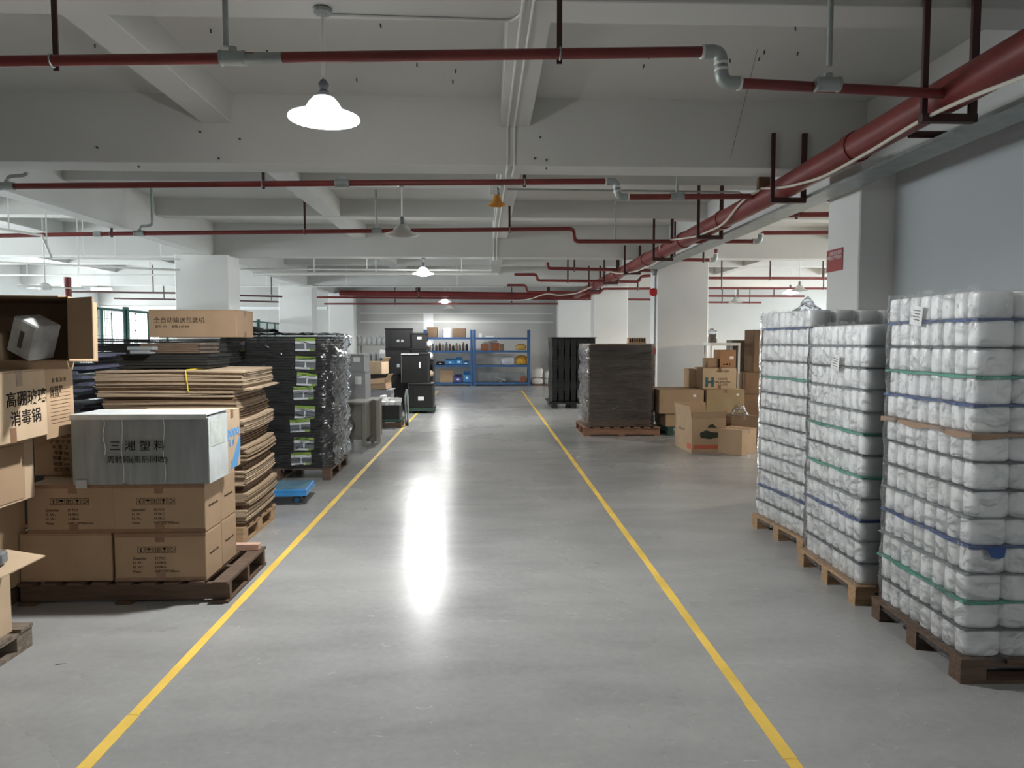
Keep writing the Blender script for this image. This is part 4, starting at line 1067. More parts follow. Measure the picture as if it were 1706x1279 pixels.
# ================================================================== WRAPPED BROWN STACK AND BLACK TRAYS
Yb = 11.85
xa, xb = GX(982, Yb), GX(1086, Yb)
pallet(GX(972, Yb) - .0, GX(1100, Yb), Yb - .05, Yb + 1.0, .15, mat('reddish_pallet_wood', (.27, .14, .085), .7, color2=(.17, .09, .055), scale=3, stretch=(1.5, 12, 12)), 'reddish wooden pallet under the wrapped brown sheets', along='y', boards=8, blocks=False)
z = .152; cache = []
for k in range(4):
    m = MB(); m.box(-.5 * (xb - xa), .5 * (xb - xa), -.46, .46, 0, .030)
    me = m.mesh('brown_sheet', bevel=.0015); me.materials.append((M_BROWNPL, M_CARD3, M_BROWNPL, M_BROWNPL)[k]); cache.append(me)
k = 0
while z < GZ(572, Yb) - .03:
    o = link('brown_sheet', cache[(0, 2, 3)[k % 3] if k > 3 else 1], None, None, ((xa + xb) / 2 + random.uniform(-.012, .012), Yb + .47 + random.uniform(-.01, .01), z), (0, 0, math.radians(random.uniform(-.5, .5))))
    tag(o, 'dark brown folded sheet in the wrapped stack on the reddish pallet', 'folded sheet', 'brown sheets in the wrapped stack'); z += .0308; k += 1
tp = tag(B((xa + xb) / 2 - .52, (xa + xb) / 2 + .52, Yb, Yb + .93, z, z + .018).obj('top_board', M_CARD2), 'pale cardboard sheet on top of the wrapped brown stack', 'cardboard')
f = MB(); W, D = xb - xa + .05, .98; H0, H1 = .16, z + .02
rnd = random.Random(5)
def wrapb(u, v):
    per = [W, D, W, D]; tot = 2 * (W + D); s = (u % 1.0) * tot; k = 0
    while k < 3 and s > per[k]: s -= per[k]; k += 1
    pts = [(0, 0), (W, 0), (W, D), (0, D)]
    a, b = pts[k], pts[(k + 1) % 4]; t = s / per[k]
    nx, ny = [(0, -1), (1, 0), (0, 1), (-1, 0)][k]
    e = rnd.uniform(.0, .02) + (.02 + .02 * math.sin(v * 23) if k == 3 else 0)
    if u in (0.0, 1.0): e = .01
    return (a[0] + (b[0] - a[0]) * t + nx * e, a[1] + (b[1] - a[1]) * t + ny * e, H0 + (H1 - H0) * v)
f.grid(wrapb, 64, 34)
tag(f.obj('stretch_wrap', M_FILMD, None, True, loc=(xa - .025, Yb - .02, 0)), 'clear stretch film around the brown sheet stack', 'stretch film')
p = P(1060, 568, Yb + .6)
t = empty('honeycomb_offcut', (p.x, Yb + .6, z + .02), 0, 'small slatted honeycomb offcut on top of the brown stack', 'offcut')
B(-.155, .155, -.08, .08, 0, .022).obj('base', M_CARD, t); B(-.155, .155, -.08, .08, .085, .1).obj('top', M_CARD, t)
for k in range(8): B(-.15 + k * .041, -.135 + k * .041, -.08, .08, .023, .084).obj('slat', M_CARD, t)

# black nested trays on a black plastic pallet
Yt = 16.8; x0, x1 = GX(919, Yt), GX(992, Yt)
pt = empty('plastic_pallet', ((x0 + x1) / 2, Yt + .55, 0), 0, 'black plastic pallet under the black nested trays', 'pallet')
B(-(x1 - x0) / 2 - .06, (x1 - x0) / 2 + .06, -.6, .6, .11, .15).obj('deck', M_BLACKPL, pt)
for k in (-1, 0, 1): B(k * .46 - .07, k * .46 + .07, -.6, .6, 0, .109).obj('runner', M_BLACKPL, pt)
ztt = GZ(563, Yt); n = 7; w = (x1 - x0) / n
rib = MB(); nz = 40
for j in range(3):
    prev = None
    for k in range(nz + 1):
        zz = .152 + (ztt - .152) * k / nz
        e = .003 * (k % 2) + .008 * math.sin(k * .45)
        ring = [(-w / 2 + .012 + e, -.1 - e * 2), (w / 2 - .012 - e, -.1 - e * 2), (w / 2 - .012 - e, .22), (-w / 2 + .012 + e, .22)]
        o_ = len(rib.v); rib.v += [(a, b + j * .36, zz) for a, b in ring]
        if prev is not None: rib.f += [(prev + q, prev + (q + 1) % 4, o_ + (q + 1) % 4, o_ + q) for q in range(4)]
        prev = o_
    rib.f.append((prev, prev + 1, prev + 2, prev + 3))
me = rib.mesh('nested_trays'); me.materials.append(M_BLACKPL)
ORDI = ['leftmost', 'second from the left', 'third from the left', 'fourth from the left', 'fifth from the left', 'sixth from the left', 'rightmost']
for i in range(n):
    o = link('nested_trays', me, None, None, (x0 + w * (i + .5), Yt + .12, 0)); tag(o, 'column of black nested plastic trays, %s in its block' % ORDI[i], 'trays', 'black nested trays')
tag(B(x0 - .02, x1 + .02, Yt - .02, Yt + 1.12, ztt + .001, ztt + .02).obj('black_cover_sheet', M_BLACKPL), 'black cover sheet on the nested trays', 'cover sheet')

# ================================================================== RIGHT-HAND CARTONS
def px_box(px0, px1, py0, py1, Y, d, label, m=None, **kw):
    """front face between two pixels at distance Y, depth d behind it"""
    a, b = P(px0, py1, Y), P(px1, py0, Y)
    return carton(((a.x + b.x) / 2, Y + d / 2, kw.pop('z', max(0, a.z))), (b.x - a.x, d, b.z - max(0, a.z) if 'h' not in kw else kw.pop('h')), label, m=m, **kw)
# two-high row of big cartons behind
bz = .14
pallet(GX(1112, 11.9), GX(1246, 11.9), 11.85, 12.75, bz, M_DARKGREEN, 'dark green pallet under the row of big cartons', along='x', boards=6)
hb1 = GZ(690, 11.9) - bz - .004
zl = bz + .002
c1 = carton(((GX(1108, 11.9) + GX(1172, 11.9)) / 2 + .01, 12.3, zl), (GX(1172, 11.9) - GX(1108, 11.9) - .02, .8, hb1), 'large brown carton at the bottom left of the right-hand row', m=M_CARD)
c2 = carton(((GX(1176, 11.9) + GX(1240, 11.9)) / 2, 12.3, zl), (GX(1240, 11.9) - GX(1178, 11.9), .8, hb1), 'large brown carton at the bottom right of the right-hand row', m=M_CARD)
zu = zl + hb1 + .003; hb2 = GZ(650, 11.9) - zu
c3 = carton(((GX(1098, 11.9) + GX(1172, 11.9)) / 2, 12.3, zu), (GX(1172, 11.9) - GX(1098, 11.9), .86, hb2), 'long brown carton with a small white sticker, top left of the right-hand row', m=M_CARD, tape='x')
B(.20, .25, -.4312, -.4302, hb2 - .12, hb2 - .08).obj('sticker', M_WHITE, c3)
c4 = carton(((GX(1176, 11.9) + GX(1240, 11.9)) / 2, 12.3, zu), (GX(1240, 11.9) - GX(1177, 11.9), .86, hb2), 'olive-brown carton with pale edges, top right of the right-hand row', m=mat('olive_cardboard', (.32, .235, .125), .8, var=.06, scale=5))
B(.19, .23, -.4312, -.4302, hb2 - .10, hb2 - .065).obj('sticker', M_WHITE, c4)
hz = zu + hb2 + .003
ha = (GX(1228, 12.0) - GX(1172, 12.0))
c5 = carton(((GX(1172, 12.0) + GX(1228, 12.0)) / 2, 12.3, hz), (ha, .5, GZ(613, 12.05) - hz), 'pale carton printed with a large H on top of the right-hand row', m=M_CARD2)
lettering('H', .21, c5, (-.17, -.2512, .11), FRONT, mat('teal_print_ink', (.03, .10, .11), .7), bold=.012)
lettering('HUATE\nPACKAGING\nCO LTD', .05, c5, (.06, -.2512, .12), FRONT); lettering('KEEP DRY', .05, c5, (.06, -.2512, .30), FRONT)
open_carton((GX(1172, 12.2) - .10, 12.6, hz), (.17, .34, GZ(613, 12.3) - hz - .03), 0, 'narrow upright carton beside the H carton', [], M_CARD)
hz2 = GZ(613, 12.05) + .004
c6 = carton(((GX(1198, 12.2) + GX(1224, 12.2)) / 2, 12.35, hz2), (GX(1224, 12.2) - GX(1198, 12.2), .36, GZ(583, 12.2) - hz2), 'brown carton with a small white label on the H carton', m=mat('orange_cardboard', (.36, .19, .095), .8, var=.06, scale=5), seam=False)
B(.03, .10, -.1812, -.1802, .14, .19).obj('sticker', M_WHITE, c6); lettering('▲ ■ ●', .04, c6, (-.02, -.1806, .05), FRONT)
c7 = carton((GX(1187, 12.2), 12.35, hz2), (.18, .30, GZ(597, 12.2) - hz2), 'small brown carton on the H carton, at its left', m=M_CARD, seam=False)
# white rack standing behind
wr = empty('white_rack', (GX(1204, 13.1), 13.2, 0), 0, 'white metal rack behind the right-hand cartons', 'rack')
rw = (GX(1228, 13.1) - GX(1178, 13.1)) / 2; rz_ = GZ(571, 13.1)
B(-rw, rw, -.22, .22, rz_ - .05, rz_).obj('top_shelf', M_WPLASTIC, wr)
B(-rw, rw, -.22, .22, .5, .53).obj('lower_shelf', M_WPLASTIC, wr)
for sx in (-1, 1):
    for sy in (-1, 1): B(sx * (rw - .02) - .015, sx * (rw - .02) + .015, sy * .2 - .015, sy * .2 + .015, 0, rz_ - .051).obj('upright', M_WPLASTIC, wr)
jg = empty('clear_jug', (GX(1186, 13.1), 13.12, rz_ + .001), 0, 'clear plastic jug on the white rack', 'jug')
B(-.075, .075, -.07, .07, 0, .235).obj('body', M_FILMW, jg, bevel=.02); B(-.06, .06, -.055, .055, .005, .16).obj('contents', mat('tan_powder', (.35, .27, .2), .8), jg)
MB().lathe([(.045, .236), (.05, .24), (.05, .262), (.045, .266)], 14).obj('cap', M_SHADEOFF, jg, True)
# open carton in front, rotated, with a dark picture and red print
oc = open_carton((3.17, 10.35, 0), (.50, .80, .50), math.radians(2), 'open carton with a dark picture and red print, standing on the floor at the right', [('l', .16, 6), ('b', .16, 15), ('f', .10, 12)], M_CARD)
MB().add([(-.12, -.4012, .22), (.02, -.4012, .20), (.20, -.4012, .24), (.22, -.4012, .29), (.05, -.4012, .30), (-.04, -.4012, .33), (-.13, -.4012, .29)], [(0, 1, 2, 3, 4, 5, 6)]).obj('picture', mat('dark_picture_ink', (.02, .028, .015), .7), oc)
MB().add([(-.02, -.4012, .36), (.12, -.4012, .36), (.06, -.4012, .42), (.0, -.4012, .40)], [(0, 1, 2, 3)]).obj('picture', mat('dark_picture_ink', (.02, .028, .015), .7), oc)
B(-.22, .22, -.4012, -.4006, .06, .12).obj('red_band', M_REDINK, oc); B(-.251, -.2504, -.38, -.2, .05, .13).obj('red_band', M_REDINK, oc)
lettering('GLASS JUG SET', .045, oc, (-.2506, .05, .30), LEFT)
px_ = empty
b8 = carton((GX(1237, 9.75), 9.95, 0), (.40, .40, .36), 'plain brown carton standing cornerwise on the floor at the right', math.radians(40), m=M_CARD, flaps=True)
carton((GX(1232, 10.7), 10.75, 0), (.46, .4, .46), 'brown carton behind the cornerwise one', math.radians(12), m=M_CARD3)
fk = MB()
fk.grid(lambda u, v: (.26 * (u - .5) + .03 * math.sin(v * 13 + u * 7), .22 * (v - .5), .14 * math.sin(PI * u) * math.sin(PI * v) * (1 + .4 * math.sin(u * 19 + v * 11))), 18, 14)
tag(fk.obj('film_scrap', M_FILMW, None, True, loc=(GX(1250, 10.3), 10.72, .465)), 'heap of crumpled clear film on the brown carton at the right', 'film scrap')
# tall dark cartons in the shade behind the jars
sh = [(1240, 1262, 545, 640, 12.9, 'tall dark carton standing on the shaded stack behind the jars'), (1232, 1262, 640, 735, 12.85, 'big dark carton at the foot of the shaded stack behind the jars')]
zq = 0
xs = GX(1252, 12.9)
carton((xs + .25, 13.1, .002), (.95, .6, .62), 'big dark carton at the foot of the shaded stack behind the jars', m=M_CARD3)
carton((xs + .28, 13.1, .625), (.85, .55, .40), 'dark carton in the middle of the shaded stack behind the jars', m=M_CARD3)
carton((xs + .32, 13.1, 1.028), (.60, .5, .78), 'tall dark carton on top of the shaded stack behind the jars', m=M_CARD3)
carton((GX(1232, 13.4), 13.6, 0.0), (.3, .3, 1.62), 'tall narrow grey-brown carton between the rack and the shaded stack', m=M_OLIVE, seam=False)

# ================================================================== WRAPPED BLACK BUNDLES ON THE LEFT
Yc = 8.15
xl, xr = GX(372, Yc), GX(540, Yc)
pallet(GX(440, Yc) - .5, xr + .06, Yc, Yc + 1.05, .14, M_WOODD, 'dark pallet under the wrapped black bundles', along='x', boards=7)
zb = .145; tops = [GZ(v, Yc) for v in (738, 695, 650, 606, 562)]
nb_ = 8; zt8 = GZ(560, Yc); hb = (zt8 - zb) / nb_
BN = ['bottom', 'second', 'third', 'fourth', 'fifth', 'sixth', 'seventh', 'top']
for i in range(nb_):
    dx = -.05 + .010 * i + random.uniform(-.012, .012)
    t = empty('board_bundle', ((xl + xr) / 2 + dx, Yc + .5, zb + i * hb), math.radians(random.uniform(-.8, .8)), 'bundle of black boards with a green and white label, %s in the wrapped stack' % (BN[i] if i in (0, 7) else BN[i] + ' up'), 'board bundle', 'black labelled bundles in the wrapped stack')
    W = xr - xl
    for k in range(6):
        e = random.uniform(-.012, .012)
        B(-W / 2 + e, W / 2 + e, -.46 + random.uniform(-.006, .006), .46, hb / 6 * k + .0005, hb / 6 * (k + .9)).obj('board', M_CHAR, t)
    lx = W / 2 - .22 + random.uniform(-.03, .03)
    y = -.469
    lb = B(lx - .115, lx + .115, y - .002, y, hb * .12, hb * .88).obj('label', M_GREYLAB, t, rot=(0, math.radians(random.uniform(-4, 4)), 0))
    B(lx - .115, lx + .115, y - .0035, y - .0021, hb * .70, hb * .88).obj('green_band', M_GREENLAB, lb); B(lx - .115, lx + .115, y - .0035, y - .0021, hb * .55, hb * .70).obj('white_band', M_WHITE, lb)
    B(lx - .115, lx + .05, y - .0035, y - .0021, hb * .10, hb * .22).obj('white_band', M_WHITE, lb); B(lx + .05, lx + .10, y - .0035, y - .0021, hb * .10, hb * .22).obj('green_band', M_GREENLAB, lb)
    B(lx - .008, lx + .008, y - .0035, y - .0021, hb * .22, hb * .55).obj('white_stripe', M_WHITE, lb)
    if i == 7:
        l2 = B(-W / 2 + .06, -W / 2 + .22, y - .002, y, hb * .1, hb * .7).obj('label', M_GREYLAB, t)
        B(-W / 2 + .06, -W / 2 + .22, y - .0035, y - .0021, hb * .45, hb * .7).obj('white_band', M_WHITE, l2); B(-W / 2 + .06, -W / 2 + .22, y - .0035, y - .0021, hb * .1, hb * .22).obj('white_band', M_GREENLAB, l2)
f = MB(); W, D = xr - xl + .09, 1.03; H0, H1 = .13, zt8 + .03
rnd = random.Random(9)
def wrapc(u, v):
    per = [W, D, W, D]; tot = 2 * (W + D); s = (u % 1.0) * tot; k = 0
    while k < 3 and s > per[k]: s -= per[k]; k += 1
    pts = [(0, 0), (W, 0), (W, D), (0, D)]
    a, b = pts[k], pts[(k + 1) % 4]; t = s / per[k]
    nx, ny = [(0, -1), (1, 0), (0, 1), (-1, 0)][k]
    e = rnd.uniform(.0, .015) + (.03 + .03 * math.sin(v * 31 + t * 4) + rnd.uniform(-.015, .02) if k == 1 and 0.02 < t < .98 else 0)
    if u in (0.0, 1.0): e = .01
    lean = .06 * v
    return (a[0] + (b[0] - a[0]) * t + nx * e + lean - .03, a[1] + (b[1] - a[1]) * t + ny * e, H0 + (H1 - H0) * v)
f.grid(wrapc, 80, 44)
f.grid(lambda u, v: (W * u + .03, D * v, H1 - .005 + rnd.uniform(-.012, .02)), 24, 14)
tag(f.obj('stretch_wrap', M_FILMD, None, True, loc=(xl - .045, Yc - .005, 0)), 'clear stretch film around the black labelled bundles', 'stretch film')
f = MB()
f.grid(lambda u, v: (rnd.uniform(0, .035) + .02 * math.sin(v * 40), 1.0 * u, (zt8 - .18) * v), 26, 44)
tag(f.obj('crumpled_film', M_FILMW, None, True, loc=(xr + .075, Yc + .02, .2)), 'crumpled shiny film on the aisle side of the black bundles', 'stretch film')
p = P(413, 551, Yc + .3)
hm = MB(); hm.grid(lambda u, v: ((u - .5) * .52, (v - .5) * .4, .075 * (math.sin(PI * min(1, u * 1.2)) ** .6 if u < .83 else .5) * math.sin(PI * v) ** .5), 14, 10)
tag(hm.obj('black_sheet_heap', M_BLACKPL, None, True, loc=(p.x, Yc + .45, zt8 + .052)), 'rumpled black plastic sheet lying on the wrapped black bundles', 'plastic sheet')

# ================================================================== MIDDLE LEFT: CABINET, GREY BOXES, CARTONS
Yd = 10.6
cb = empty('steel_cabinet', ((GX(572, Yd) + GX(604, Yd)) / 2, Yd + .35, 0), math.radians(-3), 'olive-grey wheeled cabinet beside the wrapped black bundles', 'cabinet')
cw, chh = GX(604, Yd) - GX(572, Yd) + .05, GZ(671, Yd)
B(-cw / 2, cw / 2, -.3, .3, .12, chh - .02).obj('body', M_OLIVE, cb)
for sx in (-1, 1):
    for sy in (-1, 1):
        B(sx * cw / 2 - .025, sx * cw / 2 + .025, sy * .3 - .02, sy * .3 + .02, .0 if sy > 0 else .02, chh).obj('corner_post', M_STEEL, cb)
B(-cw / 2 - .02, cw / 2 + .02, -.33, .33, chh - .018, chh + .012).obj('top', M_STEEL, cb)
B(-cw / 2 + .03, cw / 2 - .03, -.312, -.301, .16, chh - .08).obj('door', M_OLIVE, cb)
B(-.09, .0, -.319, -.3125, chh * .46, chh * .52).obj('label_plate', M_STEEL, cb)
pn = empty('leaning_panel', (GX(614, 10.95), 11.15, 0), math.radians(-8), 'pale olive panel leaning beside the wheeled cabinet', 'panel')
B(-.10, .09, -.02, .02, .03, chh).obj('panel_board', M_OLIVE, pn); B(.09, .15, -.02, .02, .0, chh).obj('panel_edge', M_CARD2 if False else mat('pale_panel_edge', (.33, .31, .27), .6), pn)
# grey hollow boxes on a stand behind the cabinet
st = empty('steel_stand', (GX(590, 11.6), 11.95, 0), 0, 'grey steel stand under the two grey labelled boxes', 'stand')
sw = .36; sz = GZ(666, 11.6)
B(-sw, sw, -.3, .3, sz - .03, sz).obj('top', M_STEEL, st)
for sx in (-1, 1):
    for sy in (-1, 1): B(sx * .33 - .02, sx * .33 + .02, sy * .27 - .02, sy * .27 + .02, 0, sz - .031).obj('leg', M_STEEL, st)
zz = sz + .002
for i, (pa, pb_, yt) in enumerate(((577, 608, 618), (577, 606, 590))):
    h = GZ(yt, 11.6) - zz
    t = empty('grey_box', ((GX(pa, 11.6) + GX(pb_, 11.6)) / 2 - .06, 11.9, zz), 0, ('lower', 'upper')[i] + ' grey hollow-board box with a white label on the steel stand', 'box', 'grey labelled boxes')
    w = GX(pb_, 11.6) - GX(pa, 11.6) + .12
    B(-w / 2, w / 2, -.27, .27, 0, h - .02).obj('body', M_GREYPL2, t); B(-w / 2 - .01, w / 2 + .01, -.28, .28, h - .019, h).obj('lid', M_GREYPL2, t)
    B(w / 2 - .17, w / 2 - .06, -.2715, -.2705, h * .55, h * .82).obj('paper_label', M_WHITE, t)
    zz += h + .002
# open shallow cartons
gx = empty('grey_box', (GX(630, 14.3), 14.5, 0), 0, 'big grey box under the two open shallow cartons', 'box', 'grey labelled boxes')
h = GZ(650, 14.3)
B(-.24, .26, -.28, .28, 0, h).obj('body', M_GREYPL2, gx); B(-.26, .28, -.3, .3, h, h + .02).obj('lid', M_GREYPL2, gx)
oa = open_carton((GX(627, 14.2), 14.45, h + .022), (.44, .42, .21), math.radians(-8), 'open shallow carton on the big grey box, lower of two', [('r', .10, 40), ('f', .10, 155)], M_CARD, tilt=(0, math.radians(-4)))
ob = open_carton((GX(622, 15.0), 15.25, h + .3), (.46, .40, .26), math.radians(-14), 'open shallow carton behind, upper of two', [('r', .10, 30)], M_CARD2)
tb = empty('dark_crate', (GX(622, 15.0), 15.25, 0), 0, 'dark crate under the upper open shallow carton', 'crate')
B(-.24, .24, -.24, .24, 0, h + .26).obj('body', M_BLACKPL, tb); B(-.25, .25, -.25, .25, h + .26, h + .295).obj('rim', M_BLACKPL, tb)

# small trolley: green pallet, black tub with white parts, pull handle
Ye = 13.1
gp = empty('green_pallet', ((GX(624, Ye) + GX(668, Ye)) / 2, Ye + .28, 0), 0, 'small dark green pallet carrying the black tub', 'pallet')
w = (GX(668, Ye) - GX(624, Ye)) / 2
B(-w, w, -.28, .28, .10, .16).obj('deck', M_DARKGREEN, gp, bevel=.01); 
for k in (-1, 1): B(k * (w - .06) - .05, k * (w - .06) + .05, -.27, .27, 0, .099).obj('runner', M_WOODD, gp)
B(-w + .02, w - .02, -.29, -.27, .01, .095).obj('front_board', M_WOODD, gp)
tb = empty('black_tub', ((GX(624, Ye) + GX(668, Ye)) / 2 - .01, Ye + .28, .162), 0, 'black plastic tub of white parts on the small green pallet', 'tub')
w2 = w - .04; tt = .006
B(-w2, w2, -.24, .24, 0, .02).obj('base', M_BLACKPL, tb)
for s in (-1, 1): B(-w2, w2, s * .24 - .01, s * .24 + .01, 0, .25).obj('side_wall', M_BLACKPL, tb); B(s * w2 - .01, s * w2 + .01, -.24, .24, 0, .25).obj('end_wall', M_BLACKPL, tb)
B(-w2 - .015, w2 + .015, -.26, -.25, .23, .255).obj('rim', M_BLACKPL, tb)
for i in range(9):
    o = B(-.055, .055, -.045, .045, 0, .09).obj('white_part', M_WHITE, None, bevel=.01, loc=(tb.location.x - w2 + .09 + (i % 4) * .095, Ye + .12 + (i // 4) * .11, .395 + (.055 if i in (5, 6, 7, 8) else 0) + (.04 if i > 7 else 0)), rot=(random.uniform(-.2, .2), random.uniform(-.2, .2), random.uniform(-.6, .6)))
    tag(o, 'white plastic part heaped in the black tub', 'plastic part', 'white parts in the black tub')
B(-w2 + .01, w2 - .01, -.23, .23, .16, .232).obj('filling', M_WHITE, tb)
ht = empty('pull_handle', (GX(672, Ye), Ye + .35, 0), 0, 'grey bent pull handle standing beside the black tub', 'handle')
MB().tube(arc_pts([(0, -.06, .06), (.0, -.06, .55), (.02, 0, .70), (.03, .08, .55), (.03, .08, .06)], .05), .016, 8).obj('bar', M_GALV, ht, True)
MB().tube([(-.01, .0, .05), (.05, .0, .05)], .05, 14).obj('wheel', M_RUBBER, ht, True)

# black crates
def crate(px0, px1, py0, py1, Y, d, label, z=None):
    a, b = P(px0, py1, Y), P(px1, py0, Y)
    zb_ = max(0, a.z) if z is None else z
    t = empty('black_crate', ((a.x + b.x) / 2, Y + d / 2, zb_), 0, label, 'crate', 'black plastic crates')
    w = (b.x - a.x) / 2; h = b.z - zb_
    B(-w + .01, w - .01, -d / 2 + .01, d / 2 - .01, 0, h - .04).obj('body', M_BLACKPL, t, bevel=.008)
    B(-w, w, -d / 2, d / 2, h - .04, h - .003).obj('rim', M_BLACKPL, t, bevel=.006)
    for s in (-1, 1): B(s * w * .55 - .015, s * w * .55 + .015, -d / 2 + .002, -d / 2 + .009, .03, h - .05).obj('rib', M_BLACKPL, t)
    return t, h, w, d
Yk = 15.7
pk = empty('plastic_pallet', ((GX(676, Yk) + GX(722, Yk)) / 2, Yk + .4, 0), 0, 'dark plastic pallet under the towers of black crates', 'pallet')
w = (GX(722, Yk) - GX(676, Yk)) / 2
B(-w, w, -.42, .42, .05, .12).obj('deck', M_DARKGREEN, pk)
for k in (-1, 1): B(k * (w - .08) - .06, k * (w - .08) + .06, -.4, .4, 0, .049).obj('runner', M_BLACKPL, pk)
z = .122
for i, (yt, lab) in enumerate(((638, 'black crate with a white tag at the foot of the front tower'), (588, 'black crate in the middle of the front tower'))):
    t, h, w, d = crate(680 - (12 if i else 0), 722 - (8 if i else 0), yt, 690, Yk, .55, lab, z)
    if i == 0: B(-.06, .07, -d / 2 + .0005, -d / 2 + .0095, h * .30, h * .45).obj('white_tag', M_WHITE, t)
    else:
        B(.10, .13, -d / 2 + .0005, -d / 2 + .0095, h * .5, h * .7).obj('white_tag', M_WHITE, t)
        B(-w + .02, w * .3, -d / 2 - .012, -d / 2 + .0, h - .03, h - .012).obj('white_bar', M_WHITE, t)
    z += h + .002
z = .0
Ym = 16.7
for i, (yt, lab) in enumerate(((625, 'black crate at the foot of the left rear tower'), (580, 'black crate second in the left rear tower, with two pale marks'), (546, 'black crate topping the left rear tower, with two pale marks'))):
    t, h, w, d = crate(642, 684, yt, 690, Ym, .6, lab, z)
    if i > 0:
        for k in (0, 1): B(-.02 + k * .10, .04 + k * .10, -d / 2 + .0005, -d / 2 + .0095, h * .3, h * .42).obj('pale_mark', M_GREYPL, t)
    z += h + .002
z = .0
for i, (yt, lab) in enumerate(((640, 'black crate at the foot of the right rear tower'), (582, 'tall dark green crate in the right rear tower'), (554, 'black crate topping the right rear tower'))):
    t, h, w, d = crate(686, 711, yt, 690, Ym, .6, lab, z)
    if i == 2: B(-.04, .06, -d / 2 + .0005, -d / 2 + .0095, h * .6, h * .75).obj('pale_mark', M_WHITE, t)
    if i == 1:
        for k in range(9): B(w - .012, w + .004, -d / 2 - .01, -d / 2 + .02, .04 + k * h * .1, .04 + k * h * .1 + h * .05).obj('white_hook', M_WHITE, t)
    z += h + .002
t, h, w, d = crate(711, 722, 598, 690, 17.4, .5, 'narrow black crate at the right of the rear towers', 0)
for i, (px, py) in enumerate(((716, 573), (719, 592), (722, 622))):
    p = P(px, py, 16.95)
    m = MB(); m.lathe([(.02, -.06), (.07, -.03), (.08, .02), (.05, .06), (.01, .08)], 10, sy=.6)
    tag(m.obj('white_bag', M_WHITE if i < 2 else M_CARD2, None, True, loc=(GX(715, 16.95) + .015 * i, 16.95, p.z), rot=(0, .5 * i, 0)), ('crumpled pale bag hooked on the crate tower, upper', 'crumpled white bag hooked on the crate tower, middle', 'small cream bag hooked on the crate tower, lowest')[i], 'bag', 'bags on the crate tower')

# clear bottles in wrapped tiers behind the grey boxes
Yg = 19.0
bt = MB().lathe([(.9, 0), (1, .01), (1, .17), (.75, .20), (.45, .215), (.45, .245)], 10, sx=.06, sy=.06).mesh('clear_bottle', True)
bt.materials.append(mat('clear_bottle_plastic', (.36, .37, .37), .2, var=.15, scale=10))
bs = empty('bottle_rack', (GX(621, Yg), Yg + .3, 0), 0, 'grey rack holding the tiers of clear bottles', 'rack')
for k, z in enumerate((GZ(600, Yg) - .03, GZ(572, Yg) - .03)):
    B(-.42, .42, -.3, .3, z - .03, z).obj('shelf', M_STEEL, bs)
    for r in range(2):
        for i in range(6):
            if k == 0 and r == 1: continue
            o = link('clear_bottle', bt, None, None, (GX(621, Yg) - .35 + i * .135, Yg + .1 + .0 * r, z + .001 + r * .25 * .0 + 0), (0, 0, 0)) if r == 0 else None
            if o: tag(o, 'clear bottle on the %s tier of the rack behind the grey boxes' % ('lower', 'upper')[k], 'bottle', 'clear bottles on the rack')
for sx in (-1, 1):
    for sy in (-1, 1): B(sx * .40 - .02, sx * .40 + .02, sy * .28 - .02, sy * .28 + .02, 0, GZ(572, Yg) + .2).obj('upright', M_STEEL, bs)
p = P(634, 590, 18.6)
tag(B(-.09, .09, -.002, .002, -.11, .11).obj('paper_sheet', M_WHITE, None, loc=(p.x, Yg - .003, p.z), rot=(0, .2, 0)), 'white paper taped on the bottle rack', 'paper')

# ================================================================== BLUE SHELVING AT THE BACK
Ys = 25.15
def shelf_unit(pa, pb_, label, levels):
    xa_, xb_ = GX(pa, Ys), GX(pb_, Ys)
    t = empty('shelving_unit', ((xa_ + xb_) / 2, Ys + .3, 0), 0, label, 'shelving', 'blue steel shelving')
    w = (xb_ - xa_) / 2; H = GZ(549, Ys)
    for sx in (-1, 1):
        for sy in (-1, 1): B(sx * w - .04, sx * w + .04, sy * .26 - .03, sy * .26 + .03, 0, H).obj('upright', M_BLUE, t)
    for z in levels:
        B(-w + .041, w - .041, -.28, .28, z - .02, z).obj('shelf_board', M_BLUE, t); B(-w + .041, w - .041, -.30, -.281, z - .07, z).obj('beam', M_BLUE, t)
    return t, (xa_ + xb_) / 2, w
LV = [GZ(v, Ys) for v in (637, 608, 584, 562)]
u1, x1c, w1 = shelf_unit(708, 785.5, 'blue steel shelving unit at the back wall, left of two', LV)
u2, x2c, w2_ = shelf_unit(791, 881.5, 'blue steel shelving unit at the back wall, right of two', LV)
def on_shelf(px0, px1, py0, lvl, label, m, cat='carton', d=.3, name=None, Y=Ys + .06):
    xa_, xb_ = GX(px0, Y), GX(px1, Y); z = LV[lvl] + .001; h = GZ(py0, Y) - z
    if cat == 'carton': return carton(((xa_ + xb_) / 2, Y + d / 2, z), (xb_ - xa_, d, h), label, m=m, seam=False, group='goods on the blue shelving')
    t = empty(name or cat.replace(' ', '_'), ((xa_ + xb_) / 2, Y + d / 2, z), 0, label, cat, 'goods on the blue shelving')
    w = (xb_ - xa_) / 2
    return t, w, h, d
on_shelf(712, 729, 545, 3, 'brown carton on the top shelf at its left end', M_CARD3)
on_shelf(731, 738, 549, 3, 'narrow grey carton on the top shelf', M_GREYPL2)
on_shelf(740, 751, 546, 3, 'white carton with a black tick on the top shelf', M_WHITE)
on_shelf(754, 776, 547, 3, 'rounded brown carton on the top shelf', M_CARD3)
on_shelf(797, 803, 555, 3, 'small white box on the top shelf of the right unit', M_WHITE, d=.15)
on_shelf(809, 823, 559, 3, 'flat white packet on the top shelf of the right unit', M_WHITE, d=.2)
